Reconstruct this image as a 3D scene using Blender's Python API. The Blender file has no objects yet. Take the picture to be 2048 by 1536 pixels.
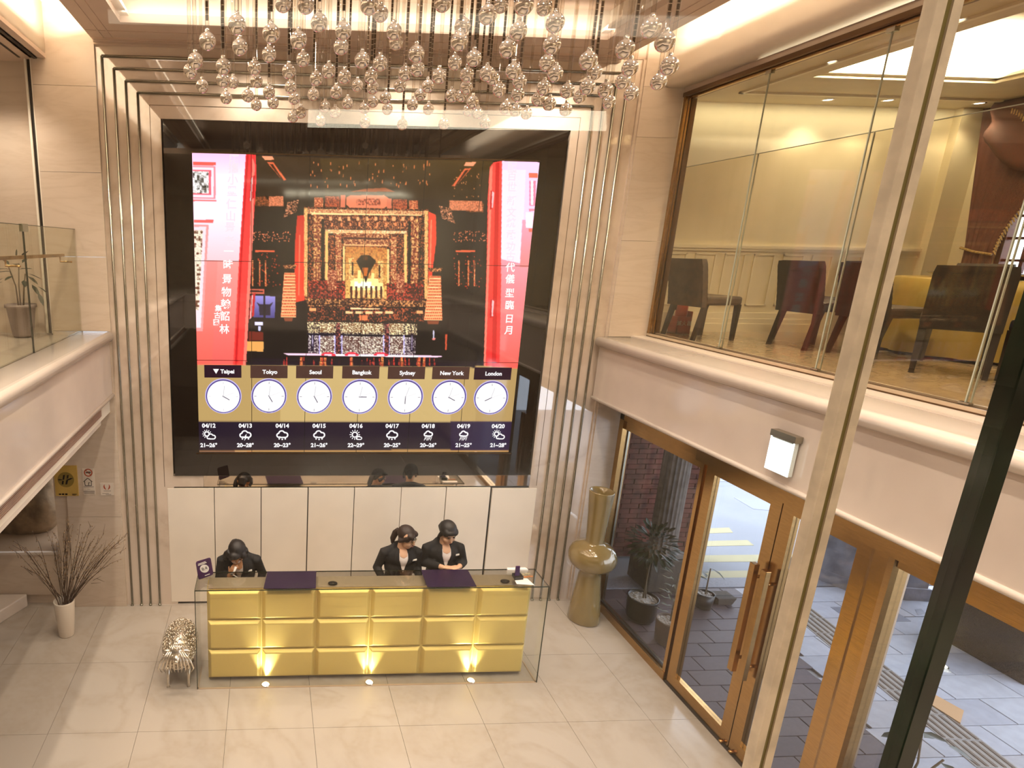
import bpy, bmesh, math, random
import numpy as np
from mathutils import Vector, Matrix
from mathutils.bvhtree import BVHTree
random.seed(7); rng = np.random.default_rng(7)
S = bpy.context.scene; COL = S.collection
R_ = math.radians
# ------------------------------------------------------------------ camera
F = 1226.8; PP = (599.7, 805.6); CAM = Vector((-0.98188, -6.44346, 4.08612))
CR = Matrix(((0.9986190, -0.0496303, 0.0172319), (0.0044009, -0.2478204, -0.9687960), (0.0523521, 0.9675339, -0.2472598)))
cd = bpy.data.cameras.new('camera'); cam = bpy.data.objects.new('camera', cd); COL.objects.link(cam)
cd.sensor_fit = 'HORIZONTAL'; cd.sensor_width = 36.0; cd.lens = 36.0*F/2048
cd.shift_x = (1024-PP[0])/2048; cd.shift_y = (PP[1]-768)/2048
cd.clip_start = 0.02; cd.clip_end = 200
rt = Vector(CR[0]).normalized(); fw = Vector(CR[2]); up = -Vector(CR[1]); fw = (fw - rt*fw.dot(rt)).normalized(); up = rt.cross(fw)
m3 = Matrix((rt, up, -fw)).transposed()
cam.matrix_world = Matrix.Translation(CAM) @ m3.to_4x4()
S.camera = cam
# ------------------------------------------------------------------ world, exposure
w = bpy.data.worlds.new('sky'); S.world = w; w.use_nodes = True
bg = w.node_tree.nodes['Background']; bg.inputs[0].default_value = (0.74, 0.84, 1.0, 1); bg.inputs[1].default_value = 6.0
S.view_settings.view_transform = 'Standard'; S.view_settings.look = 'None'
S.view_settings.exposure = 0.0; S.view_settings.gamma = 1.0; S.view_settings.use_curve_mapping = False
cy = S.cycles
cy.max_bounces = 10; cy.diffuse_bounces = 4; cy.glossy_bounces = 5; cy.transmission_bounces = 6; cy.transparent_max_bounces = 24
cy.caustics_reflective = False; cy.caustics_refractive = False; cy.sample_clamp_indirect = 6.0
cy.use_denoising = True
LK = 2.6
def light(kind, name, loc, energy, color=(1, .86, .66), rot=(0, 0, 0), **kw):
    l = bpy.data.lights.new(name, kind); l.energy = energy*LK; l.color = color
    for k, v in kw.items(): setattr(l, k, v)
    o = bpy.data.objects.new(name, l); o.location = loc; o.rotation_euler = rot; COL.objects.link(o); return o
WARM = (1.0, .872, .73)
# cove strips hidden in the slots beside the dropped ceiling, shining up
light('AREA', 'cove_left', (-2.76, -3.2, 5.93), 62, WARM, (R_(180), R_(-12), 0), shape='RECTANGLE', size=.16, size_y=6.0)
light('AREA', 'cove_right', (2.58, -3.2, 5.93), 42, WARM, (R_(180), R_(12), 0), shape='RECTANGLE', size=.16, size_y=6.0)
# strip along the lip of the ceiling tray
light('AREA', 'tray_cove', (-.1, -.66, 5.955), 3, WARM, (R_(180-70), 0, 0), shape='RECTANGLE', size=4.2, size_y=.06)
light('AREA', 'tray_cove_left', (-2.13, -3.2, 5.955), 3, WARM, (R_(180), R_(-70), 0), shape='RECTANGLE', size=.06, size_y=5)
# ------------------------------------------------------------------ helpers
def tag(o, label=None, cat=None, group=None, kind=None):
    if label: o['label'] = label
    if cat: o['category'] = cat
    if group: o['group'] = group
    if kind: o['kind'] = kind
    return o
def thing(name, label, cat, loc=(0, 0, 0), rz=0, group=None):
    o = bpy.data.objects.new(name, None); COL.objects.link(o); o.location = loc; o.rotation_euler = (0, 0, rz)
    o.empty_display_size = .1
    return tag(o, label, cat, group)
def sgroup(name, loc=(0, 0, 0)):
    o = bpy.data.objects.new(name, None); COL.objects.link(o); o.location = loc; o['kind'] = 'structure'; return o
def origin(p):
    v = Vector((0, 0, 0))
    while p is not None: v = v + p.location; p = p.parent
    return v
class MB:
    def __init__(s): s.v = []; s.f = []; s.sm = []
    def add(s, vs, fs, smooth=False):
        b = len(s.v); s.v += [tuple(p) for p in vs]; s.f += [tuple(b+i for i in f) for f in fs]; s.sm += [smooth]*len(fs); return s
    def box(s, x0, x1, y0, y1, z0, z1):
        if x0 > x1: x0, x1 = x1, x0
        if y0 > y1: y0, y1 = y1, y0
        if z0 > z1: z0, z1 = z1, z0
        return s.add([(x0,y0,z0),(x1,y0,z0),(x1,y1,z0),(x0,y1,z0),(x0,y0,z1),(x1,y0,z1),(x1,y1,z1),(x0,y1,z1)],
                     [(0,3,2,1),(4,5,6,7),(0,1,5,4),(1,2,6,5),(2,3,7,6),(3,0,4,7)])
    def hexa(s, b4, t4):
        return s.add(list(b4)+list(t4), [(0,3,2,1),(4,5,6,7),(0,1,5,4),(1,2,6,5),(2,3,7,6),(3,0,4,7)])
    def bevbox(s, x0, x1, y0, y1, z0, z1, b=.01):
        bm = bmesh.new(); bmesh.ops.create_cube(bm, size=1)
        for v in bm.verts: v.co = Vector(((x0+x1)/2+v.co.x*(x1-x0), (y0+y1)/2+v.co.y*(y1-y0), (z0+z1)/2+v.co.z*(z1-z0)))
        bmesh.ops.bevel(bm, geom=bm.edges[:], offset=b, segments=2, profile=.5, affect='EDGES')
        bm.verts.index_update(); s.add([v.co[:] for v in bm.verts], [[v.index for v in f.verts] for f in bm.faces]); bm.free(); return s
    def lathe(s, prof, c=(0, 0, 0), n=24, cap=True):
        vs = []; fs = []; m = len(prof)
        for r, z in prof:
            for k in range(n):
                a = 2*math.pi*k/n; vs.append((c[0]+r*math.cos(a), c[1]+r*math.sin(a), c[2]+z))
        for i in range(m-1):
            for k in range(n):
                k2 = (k+1) % n; fs.append((i*n+k, i*n+k2, (i+1)*n+k2, (i+1)*n+k))
        if cap:
            fs.append(tuple(range(n-1, -1, -1))); fs.append(tuple((m-1)*n+k for k in range(n)))
        return s.add(vs, fs, True)
    def tube(s, pts, r, n=8, cap=True):
        pts = [Vector(p) for p in pts]; rs = r if isinstance(r, (list, tuple)) else [r]*len(pts)
        vs = []; fs = []; ref = None
        for i, p in enumerate(pts):
            d = (pts[min(i+1, len(pts)-1)]-pts[max(i-1, 0)]).normalized()
            if ref is None: ref = d.orthogonal().normalized()
            ref = (ref - d*ref.dot(d)).normalized(); q = d.cross(ref)
            for k in range(n):
                a = 2*math.pi*k/n; vs.append(p+(ref*math.cos(a)+q*math.sin(a))*rs[i])
        for i in range(len(pts)-1):
            for k in range(n):
                k2 = (k+1) % n; fs.append((i*n+k, i*n+k2, (i+1)*n+k2, (i+1)*n+k))
        if cap: fs.append(tuple(range(n-1, -1, -1))); fs.append(tuple((len(pts)-1)*n+k for k in range(n)))
        return s.add(vs, fs, True)
    def cyl(s, p0, p1, r, n=12): return s.tube([p0, p1], r, n)
    def ball(s, c, r, n=12, m=8, sc=(1, 1, 1)):
        vs = [(c[0], c[1], c[2]-r*sc[2])]; fs = []
        for i in range(1, m):
            t = math.pi*i/m
            for k in range(n):
                a = 2*math.pi*k/n
                vs.append((c[0]+r*sc[0]*math.sin(t)*math.cos(a), c[1]+r*sc[1]*math.sin(t)*math.sin(a), c[2]-r*sc[2]*math.cos(t)))
        vs.append((c[0], c[1], c[2]+r*sc[2])); L = len(vs)-1
        for k in range(n):
            k2 = (k+1) % n; fs.append((0, 1+k2, 1+k)); fs.append((L, L-n+k, L-n+k2))
        for i in range(m-2):
            for k in range(n):
                k2 = (k+1) % n; fs.append((1+i*n+k, 1+i*n+k2, 1+(i+1)*n+k2, 1+(i+1)*n+k))
        return s.add(vs, fs, True)
    def disc(s, c, r, nrm=(0, 0, 1), n=24, r0=0):
        q = Vector(nrm).to_track_quat('Z', 'Y'); c = Vector(c)
        o = [c+q @ Vector((r*math.cos(2*math.pi*k/n), r*math.sin(2*math.pi*k/n), 0)) for k in range(n)]
        if r0 <= 0: return s.add(o, [tuple(range(n))])
        i_ = [c+q @ Vector((r0*math.cos(2*math.pi*k/n), r0*math.sin(2*math.pi*k/n), 0)) for k in range(n)]
        return s.add(o+i_, [(k, (k+1) % n, n+(k+1) % n, n+k) for k in range(n)])
    def extr(s, prof, axis, a0, a1, smooth=False):
        """prof: closed list of 2-D points swept along axis ('x' | 'y' | 'z')."""
        n = len(prof)
        def P(p, a): return {'x': (a, p[0], p[1]), 'y': (p[0], a, p[1]), 'z': (p[0], p[1], a)}[axis]
        b = len(s.v); s.v += [P(p, a0) for p in prof]+[P(p, a1) for p in prof]
        for k in range(n):
            k2 = (k+1) % n; s.f.append((b+k, b+k2, b+n+k2, b+n+k)); s.sm.append(smooth)
        s.f.append(tuple(b+n-1-k for k in range(n))); s.sm.append(False); s.f.append(tuple(b+n+k for k in range(n))); s.sm.append(False); return s
    def build(s, name, mat, parent=None, fix=True, bevel=0, mods=None):
        me = bpy.data.meshes.new(name); o0 = origin(parent) if parent else Vector((0, 0, 0))
        me.from_pydata([(p[0]-o0.x, p[1]-o0.y, p[2]-o0.z) for p in s.v], [], s.f)
        me.polygons.foreach_set('use_smooth', s.sm)
        if fix:
            bm = bmesh.new(); bm.from_mesh(me); bmesh.ops.recalc_face_normals(bm, faces=bm.faces[:]); bm.to_mesh(me); bm.free()
        me.update()
        o = bpy.data.objects.new(name, me); COL.objects.link(o); o.parent = parent
        if mat: me.materials.append(mat)
        if bevel:
            b = o.modifiers.new('b', 'BEVEL'); b.width = bevel; b.segments = 2; b.limit_method = 'ANGLE'
        return o
def kids(o): return [c for c in bpy.data.objects if c.parent == o]
def copy_tree(o, parent=None, cache=None):
    ch = kids(o); c = o.copy(); COL.objects.link(c)
    if parent is not None: c.parent = parent
    for k in ch: copy_tree(k, c)
    return c
def px(p):
    d = Vector(((p[0]-PP[0])/F, (p[1]-PP[1])/F, 1)); return Vector((CR[0][0]*d.x+CR[1][0]*d.y+CR[2][0]*d.z, CR[0][1]*d.x+CR[1][1]*d.y+CR[2][1]*d.z, CR[0][2]*d.x+CR[1][2]*d.y+CR[2][2]*d.z))
def at_y(p, y): d = px(p); return CAM + d*((y-CAM.y)/d.y)
def at_x(p, x): d = px(p); return CAM + d*((x-CAM.x)/d.x)
def at_z(p, z): d = px(p); return CAM + d*((z-CAM.z)/d.z)
def to_px(P):
    q = Vector(P)-CAM; q = CR @ q; return (q.x/q.z*F+PP[0], q.y/q.z*F+PP[1])
# ------------------------------------------------------------------ materials
def lin(c):
    c = [x/255 for x in c]; return tuple((x/12.92 if x <= .04045 else ((x+.055)/1.055)**2.4) for x in c)
def mat(name, col, rough=.5, metal=0., spec=.5, var=.06, scale=6., bump=0., bscale=60., coat=0., ior=None, emis=None, es=0., col2=None, stretch=(1, 1, 1), sheen=0):
    m = bpy.data.materials.new(name); m.use_nodes = True; N = m.node_tree.nodes; L = m.node_tree.links
    b = N['Principled BSDF']; b.inputs['Roughness'].default_value = rough; b.inputs['Metallic'].default_value = metal
    b.inputs['Specular IOR Level'].default_value = spec
    if ior: b.inputs['IOR'].default_value = ior
    if coat: b.inputs['Coat Weight'].default_value = coat; b.inputs['Coat Roughness'].default_value = .03
    if sheen: b.inputs['Sheen Weight'].default_value = sheen
    tc = N.new('ShaderNodeTexCoord'); mp = N.new('ShaderNodeMapping'); mp.inputs['Scale'].default_value = stretch
    L.new(tc.outputs['Object'], mp.inputs[0])
    nz = N.new('ShaderNodeTexNoise'); nz.inputs['Scale'].default_value = scale; nz.inputs['Detail'].default_value = 4
    L.new(mp.outputs[0], nz.inputs['Vector'])
    cr = N.new('ShaderNodeValToRGB'); c = col
    c2 = col2 if col2 else tuple(max(0, x*(1-var*2)) for x in c)
    cr.color_ramp.elements[0].color = (*c2, 1); cr.color_ramp.elements[0].position = .35 if not col2 else .42
    cr.color_ramp.elements[1].color = (*c, 1); cr.color_ramp.elements[1].position = .65 if not col2 else .58
    L.new(nz.outputs['Fac'], cr.inputs[0]); L.new(cr.outputs[0], b.inputs['Base Color'])
    if bump:
        n2 = N.new('ShaderNodeTexNoise'); n2.inputs['Scale'].default_value = bscale; L.new(mp.outputs[0], n2.inputs['Vector'])
        bp = N.new('ShaderNodeBump'); bp.inputs['Strength'].default_value = bump; bp.inputs['Distance'].default_value = .01
        L.new(n2.outputs['Fac'], bp.inputs['Height']); L.new(bp.outputs[0], b.inputs['Normal'])
    if emis: b.inputs['Emission Color'].default_value = (*emis, 1); b.inputs['Emission Strength'].default_value = es
    return m
def emit(name, col, s=1.):
    m = bpy.data.materials.new(name); m.use_nodes = True; N = m.node_tree.nodes; L = m.node_tree.links
    N.remove(N['Principled BSDF']); e = N.new('ShaderNodeEmission'); e.inputs[0].default_value = (*col, 1); e.inputs[1].default_value = s
    L.new(e.outputs[0], N['Material Output'].inputs[0]); return m
def glass(name, tint=(.97, .98, .96), refl=1.0, ior=1.5, rough=0.0):
    """thin pane: fresnel mix of clear transmission and mirror reflection"""
    m = bpy.data.materials.new(name); m.use_nodes = True; N = m.node_tree.nodes; L = m.node_tree.links
    N.remove(N['Principled BSDF'])
    t = N.new('ShaderNodeBsdfTransparent'); t.inputs[0].default_value = (*tint, 1)
    g = N.new('ShaderNodeBsdfGlossy'); g.inputs['Roughness'].default_value = rough
    fr = N.new('ShaderNodeFresnel'); ge = N.new('ShaderNodeNewGeometry'); mr = N.new('ShaderNodeMapRange'); mr.inputs[3].default_value = ior; mr.inputs[4].default_value = 1/ior
    L.new(ge.outputs['Backfacing'], mr.inputs[0]); L.new(mr.outputs[0], fr.inputs[0])
    mu = N.new('ShaderNodeMath'); mu.operation = 'MULTIPLY'; mu.inputs[1].default_value = refl; mu.use_clamp = True
    mix = N.new('ShaderNodeMixShader'); L.new(fr.outputs[0], mu.inputs[0]); L.new(mu.outputs[0], mix.inputs[0])
    L.new(t.outputs[0], mix.inputs[1]); L.new(g.outputs[0], mix.inputs[2]); L.new(mix.outputs[0], N['Material Output'].inputs[0]); return m
def marble(name, col, vein, rough=.12, scale=1.4, coat=0, spec=.5, ior=1.5, amt=.5, stretch=(1, 1, 1)):
    m = bpy.data.materials.new(name); m.use_nodes = True; N = m.node_tree.nodes; L = m.node_tree.links
    b = N['Principled BSDF']; b.inputs['Roughness'].default_value = rough; b.inputs['IOR'].default_value = ior; b.inputs['Specular IOR Level'].default_value = spec
    if coat: b.inputs['Coat Weight'].default_value = coat; b.inputs['Coat Roughness'].default_value = .02
    g = N.new('ShaderNodeNewGeometry'); mp = N.new('ShaderNodeMapping'); mp.inputs['Scale'].default_value = stretch; L.new(g.outputs['Position'], mp.inputs[0])
    n1 = N.new('ShaderNodeTexNoise'); n1.inputs['Scale'].default_value = scale; n1.inputs['Detail'].default_value = 8; n1.inputs['Distortion'].default_value = 1.4
    L.new(mp.outputs[0], n1.inputs['Vector'])
    r1 = N.new('ShaderNodeValToRGB'); e = r1.color_ramp.elements
    e[0].position = .40; e[0].color = (0, 0, 0, 1); e[1].position = .5; e[1].color = (1, 1, 1, 1)
    k = r1.color_ramp.elements.new(.6); k.color = (0, 0, 0, 1); L.new(n1.outputs['Fac'], r1.inputs[0])
    n2 = N.new('ShaderNodeTexNoise'); n2.inputs['Scale'].default_value = scale*16; n2.inputs['Detail'].default_value = 3; L.new(mp.outputs[0], n2.inputs['Vector'])
    mu = N.new('ShaderNodeMath'); mu.operation = 'MULTIPLY'; L.new(r1.outputs[0], mu.inputs[0]); L.new(n2.outputs['Fac'], mu.inputs[1])
    m2 = N.new('ShaderNodeMath'); m2.operation = 'MULTIPLY'; m2.inputs[1].default_value = amt; L.new(mu.outputs[0], m2.inputs[0])
    mx = N.new('ShaderNodeMix'); mx.data_type = 'RGBA'; mx.inputs[6].default_value = (*col, 1); mx.inputs[7].default_value = (*vein, 1)
    L.new(m2.outputs[0], mx.inputs[0]); L.new(mx.outputs[2], b.inputs['Base Color']); return m
M = dict(
 floor=marble('cream_floor_marble', (.445, .385, .325), (.355, .29, .225), .16, 1.1, amt=.8),
 wall=marble('travertine', (.64, .525, .42), (.50, .385, .28), .13, 2.2, amt=.6, stretch=(.5, .5, 2.2)),
 polish=marble('polished_beige_marble', (.70, .57, .46), (.42, .31, .22), .025, .55, ior=2.3, amt=.9),
 white=marble('white_marble', (.70, .61, .53), (.60, .48, .40), .10, .8, ior=1.6, amt=.4),
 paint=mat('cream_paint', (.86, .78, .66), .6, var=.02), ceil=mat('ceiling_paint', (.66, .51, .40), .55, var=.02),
 pinkb=mat('pale_fascia_lacquer', (.72, .61, .53), .12, var=.02, ior=1.55),
 door=mat('cabinet_door_cream', (.86, .76, .64), .35, var=.02), dark=mat('dark_joint', (.02, .014, .01), .5),
 mirror=mat('mirror_strip', (.80, .70, .60), .03, 1., var=.02),
 rod=mat('satin_steel_rod', (.42, .40, .33), .25, 1., var=.05), brass=mat('brushed_brass', (.52, .31, .12), .22, 1., var=.08, scale=12, stretch=(1, 1, 12)),
 brassd=mat('dark_bronze', (.10, .06, .03), .3, .8), blackglass=mat('black_glass', (.012, .008, .006), .02, ior=1.75, var=0),
 glass=glass('clear_glass'), gpane=glass('green_edge', (.05, .14, .08), .6), chrome=mat('chrome', (.86, .80, .74), .04, 1., var=.01),
 glow=emit('lamp_glow', (1, .93, .8), 9), black=mat('black_plastic', (.012, .01, .01), .4), white_p=mat('white_plastic', (.85, .80, .72), .4),
)
# ================================================================== SETTING
# floor: slab and single marble tiles
fl = sgroup('floor'); MB().box(-7, 3.0, -11.5, 1.2, -.12, -.012).build('floor_slab', M['dark'], fl)['kind'] = 'structure'
TX = [-6.657+.761*k for k in range(13)] + [2.96]; TX = [x for x in TX if x < 2.97]; TY = [-6.555+.92*k for k in range(7)]+[-.02, .9]
TY = [-6.555, -5.635, -4.715, -3.795, -2.875, -1.955, -1.03, -.03]
for i in range(len(TX)-1):
    for j in range(len(TY)-1):
        MB().box(TX[i]+.0015, TX[i+1]-.0015, TY[j]+.0015, TY[j+1]-.0015, -.012, 0).build('tile', M['floor'], fl)
MB().box(-6.6, 3.0, -.0285, .9, -.012, 0).build('tile_strip', M['floor'], fl)
# back wall: polished marble field with the recess for the cabinets, and the two stone pillars
wb = sgroup('wall_back')
MB().box(-2.62, -2.02, 0, .3, 0, 5.90).box(2.02, 2.66, 0, .3, 0, 5.90).box(-2.02, 2.02, 0, .3, 5.25, 5.90).build('polished_panel', M['polish'], wb)
MB().box(-2.02, 2.02, .12, .3, 0, 5.25).build('backing', M['dark'], wb)
zs = [0, 1.127, 2.53, 3.2, 3.946, 4.743, 5.508, 6.5]
for a, b in zip(zs, zs[1:]): MB().box(-3.19, -2.605, -.035, .3, a+.0015, b-.0015).build('stone_slab', M['wall'], wb)
MB().box(-3.33, -3.1905, -.01, .3, 0, 2.53).build('stone_slab', M['wall'], wb)
zs = [0, 2.53, 3.2, 4.2, 5.2, 5.66, 6.5]
for a, b in zip(zs, zs[1:]): MB().box(2.68, 3.10, -.035, .74, a+.0015, b-.0015).build('stone_slab', M['wall'], wb)
MB().box(2.655, 2.68, -.02, .3, 0, 5.9).build('stone_return', M['wall'], wb)
MB().box(-2.61, 2.66, .3, .4, 0, 6.5).build('wall_core', M['paint'], wb)
MB().box(-2.605, 2.68, .0, .3, 5.905, 6.5).build('wall_head', M['ceil'], wb)
# thin joint of the inner frame line
MB().box(-2.124, -2.119, -.001, .01, 1.47, 5.37).box(2.10, 2.105, -.001, .01, 1.47, 5.37).box(-2.124, 2.105, -.001, .01, 5.366, 5.371).build('panel_joint', M['brassd'], wb)
# four nested steel rods round the screen
for k, (xl, xr, zt) in enumerate([(-2.545, 2.53, 5.777), (-2.440, 2.42, 5.674), (-2.335, 2.315, 5.572), (-2.228, 2.21, 5.472)]):
    words = ['outermost', 'second', 'third', 'innermost'][k]
    t = thing('steel_rod_frame', f'{words} of the four nested thin steel rod frames round the video wall', 'rod frame', (0, 0, 0), group='nested rod frames on the back wall')
    for x in (xl, xr):
        MB().cyl((x, -.008, .012), (x, -.008, zt), .0125, 10).build('upright_rod', M['rod'], t)
        MB().lathe([(.019, 0), (.019, .012), (.014, .02)], (x, -.018, 0), 12).build('foot_cap', M['rod'], t)
    MB().cyl((xl, -.008, zt), (xr, -.008, zt), .0125, 10).build('top_rod', M['rod'], t)
# ------------------------------------------------------------------ ceiling of the hall
ce = sgroup('ceiling')
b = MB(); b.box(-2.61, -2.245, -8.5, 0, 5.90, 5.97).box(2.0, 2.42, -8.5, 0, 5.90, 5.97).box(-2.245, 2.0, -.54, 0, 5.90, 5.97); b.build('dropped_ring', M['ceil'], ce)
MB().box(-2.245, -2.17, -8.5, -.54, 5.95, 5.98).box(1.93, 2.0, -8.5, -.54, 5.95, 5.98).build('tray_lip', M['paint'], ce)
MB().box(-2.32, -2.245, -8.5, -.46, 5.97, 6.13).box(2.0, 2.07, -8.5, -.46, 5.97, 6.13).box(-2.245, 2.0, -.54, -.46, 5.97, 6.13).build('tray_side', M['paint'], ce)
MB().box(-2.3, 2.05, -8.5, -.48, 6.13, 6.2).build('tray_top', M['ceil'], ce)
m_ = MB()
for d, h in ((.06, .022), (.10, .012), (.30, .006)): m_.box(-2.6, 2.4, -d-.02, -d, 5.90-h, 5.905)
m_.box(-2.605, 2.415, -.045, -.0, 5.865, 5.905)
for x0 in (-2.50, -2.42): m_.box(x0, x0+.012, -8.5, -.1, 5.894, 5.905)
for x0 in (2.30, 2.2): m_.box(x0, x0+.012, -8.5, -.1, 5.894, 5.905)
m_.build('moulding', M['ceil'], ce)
# slots beside the ring: upper fascia boards, slot ceilings, crown mouldings
MB().box(-3.6, 3.4, -11.5, .4, 6.45, 6.6).build('ceiling_upper', M['paint'], ce)
def bull(x_edge, x_in, z0, z1, r, n=8):
    """profile in x-z of a board whose lower hall-side corner at x_edge is rounded with radius r"""
    sgn = 1 if x_edge > x_in else -1; p = [(x_in, z1), (x_in, z0)]
    for k in range(n+1):
        a = math.pi/2*k/n; p.append((x_edge-sgn*r+sgn*r*math.sin(a), z0+r-r*math.cos(a)))
    return p+[(x_edge, z1)]
tl = sgroup('trim_1'); MB().extr(bull(-3.05, -3.20, 5.735, 6.45, .07), 'y', -8.5, -.035, True).build('upper_fascia', M['paint'], tl)
MB().box(-3.05, -3.02, -8.5, -.035, 6.20, 6.24).box(-3.05, -2.98, -8.5, -.035, 6.28, 6.32).box(-3.05, -2.94, -8.5, -.035, 6.38, 6.45).box(-3.05, -2.6, -.10, -.035, 6.26, 6.30).box(-3.05, -2.6, -.16, -.035, 6.38, 6.45).build('crown_moulding', M['paint'], tl)
tr = sgroup('trim_2'); MB().extr(bull(2.86, 3.08, 5.655, 6.45, .09), 'y', -8.5, -.035, True).build('upper_fascia', M['paint'], tr)
MB().box(2.80, 2.86, -8.5, -.035, 6.2, 6.24).box(2.74, 2.86, -8.5, -.035, 6.38, 6.45).build('crown_moulding', M['paint'], tr)
# ------------------------------------------------------------------ gallery beams with bullnose ledges
def ledge(x_edge, x_in, z0, z1, n=8):
    sgn = 1 if x_edge > x_in else -1; r = (z1-z0)/2; p = [(x_in, z1), (x_in, z0)]
    for k in range(n+1):
        a = math.pi*k/n; p.append((x_edge-sgn*r+sgn*r*math.sin(a), z0+r-r*math.cos(a)))
    return p
bl = sgroup('wall_left'); 
MB().box(-3.0, -2.625, -8.5, -.036, 2.54, 3.09).build('beam_face', M['pinkb'], bl)
MB().extr(ledge(-2.575, -2.93, 3.09, 3.2), 'y', -8.5, -.036, True).build('ledge', M['white'], bl)
MB().extr(ledge(-2.60, -2.66, 2.505, 2.545), 'y', -8.5, -.036, True).build('beam_bead', M['white'], bl)
MB().box(-3.6, -2.93, -8.5, .10, 3.0, 3.16).build('gallery_floor', M['floor'], bl)
MB().box(-7, -3.6, -8.5, .10, 3.0, 3.16).build('gallery_floor', M['floor'], bl)
MB().box(-2.70, -2.66, -8.5, -.036, 2.50, 2.54).box(-3.4, -2.80, -8.5, -.036, 2.50, 2.54).box(-2.8, -2.7, -.42, -.036, 2.50, 2.54).build('beam_soffit', M['paint'], bl)
MB().box(-3.4, -2.63, -8.5, -.036, 2.56, 2.6).build('beam_core', M['dark'], bl)



wr = sgroup('wall_right')
MB().box(2.60, 3.04, -8.5, -.036, 2.54, 3.09).build('beam_face', M['pinkb'], wr)
MB().extr(ledge(2.54, 2.93, 3.09, 3.2), 'y', -8.5, -.036, True).build('ledge', M['white'], wr)
MB().box(2.93, 3.09, -8.5, -.036, 3.09, 3.213).build('ledge_step', M['white'], wr)
MB().extr(ledge(2.575, 2.62, 2.505, 2.545), 'y', -8.5, -.036, True).build('beam_bead', M['white'], wr)
MB().box(2.63, 3.04, -8.5, -.036, 2.49, 2.505).build('beam_soffit', M['paint'], wr)
# ------------------------------------------------------------------ rest of the shell, out of the picture
sh = sgroup('wall_side'); MB().box(-7.2, -7, -16.2, 1.4, -.1, 6.6).build('wall_panel', M['paint'], sh)
sh = sgroup('wall_end'); MB().box(-7.2, 3.2, -11.7, -11.5, -.1, 3.0).box(-7.2, 4.8, -16.2, -16.0, 3.0, 6.6).build('wall_panel', M['paint'], sh)
sh = sgroup('wall_street'); MB().box(3.0, 3.2, -11.7, -4.9, -.1, 3.1).box(4.6, 4.8, -16.2, -6.0, 3.0, 6.6).box(3.1, 4.8, -6.2, -6.0, 3.0, 6.6).build('wall_panel', M['paint'], sh)
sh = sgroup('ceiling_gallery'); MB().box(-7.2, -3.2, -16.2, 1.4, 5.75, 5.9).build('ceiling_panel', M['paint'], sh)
sh = sgroup('wall_gallery'); MB().box(-7.2, -3.19, .10, .4, 2.54, 5.76).build('wall_panel', M['wall'], sh)
sh = sgroup('wall_niche'); MB().box(-7.2, -3.3, .9, 1.1, 0, 2.6).build('wall_panel', M['wall'], sh)
sh = sgroup('ceiling_low'); MB().box(-7.2, -3.0, -11.5, 1.2, 2.545, 2.6).build('ceiling_panel', M['paint'], sh)
sh = sgroup('ceiling_restaurant'); MB().box(-3.6, 4.8, -16.2, -5.95, 5.72, 5.82).build('ceiling_panel', M['ceil'], sh)
sh = sgroup('floor_restaurant'); MB().box(-7, 4.8, -16.1, -5.96, 3.0, 3.15).build('floor_slab', M['floor'], sh)
MB().box(-3.0, 3.0, -6.0, -5.62, 2.5, 3.15).build('restaurant_curb', M['white'], sh)
# ================================================================== RECEPTION
PURP = mat('dark_purple_leather', (.022, .008, .035), .22, var=.2, scale=30, bump=.15, bscale=200)
GOLD = mat('satin_gold_paint', (.76, .57, .17), .42, .35, var=.03, scale=3)
INK = mat('dark_print', (.010, .006, .006), .85, spec=.15); PAPER = mat('white_card', (.85, .80, .74), .5)
def text_mesh(body, size, mt, loc, parent=None, name='lettering', rot=(R_(90), 0, 0), bold=0., ext=.0, align='CENTER', parent_off=None, sx=1):
    cu = bpy.data.curves.new('t', 'FONT'); cu.body = body; cu.size = size; cu.align_x = align; cu.align_y = 'CENTER'; cu.offset = bold; cu.extrude = ext; cu.resolution_u = 3
    o = bpy.data.objects.new('t', cu); COL.objects.link(o); bpy.context.view_layer.update()
    dg = bpy.context.evaluated_depsgraph_get(); me = bpy.data.meshes.new_from_object(o.evaluated_get(dg)); bpy.data.objects.remove(o)
    me.materials.clear(); me.materials.append(mt); me.transform(Matrix.Diagonal((sx, 1, 1, 1)))
    n = bpy.data.objects.new(name, me); COL.objects.link(n); n.rotation_euler = rot
    n.location = Vector(loc)-(origin(parent) if parent else Vector((0, 0, 0))); n.parent = parent; return n
# cabinets in the back wall: eight flush doors in a dark carcass
cb = thing('wall_cabinet', 'row of eight flush cream cabinet doors below the video wall', 'cabinet', (0, .06, 0))
MB().box(-2.107, 2.121, .02, .118, .0, 1.465).build('carcass', M['dark'], cb)
XS = [-2.107, -1.577, -1.053, -.524, .002, .539, 1.057, 1.578, 2.121]; gap = [.012, .005, .006, .008, .006, .004, .006, .016, .016]
for k in range(8):
    MB().bevbox(XS[k]+gap[k], XS[k+1]-gap[k+1]*.5, -.004, .05, .03, 1.450-(.012 if k == 7 else 0), .003).build('door', M['door'], cb)
ms = thing('mirror_strip', 'narrow polished mirror strip between the cabinet doors and the black screen glass', 'mirror', (0, .05, 1.5))
MB().box(-1.69, 2.02, .0, .06, 1.468, 1.604).build('mirror_face', M['mirror'], ms); MB().box(-2.02, -1.692, .0, .06, 1.468, 1.604).build('side_panel', M['polish'], ms)
MB().box(-2.02, 2.02, -.003, .0, 1.598, 1.606).build('lower_bead', M['rod'], ms)
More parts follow.
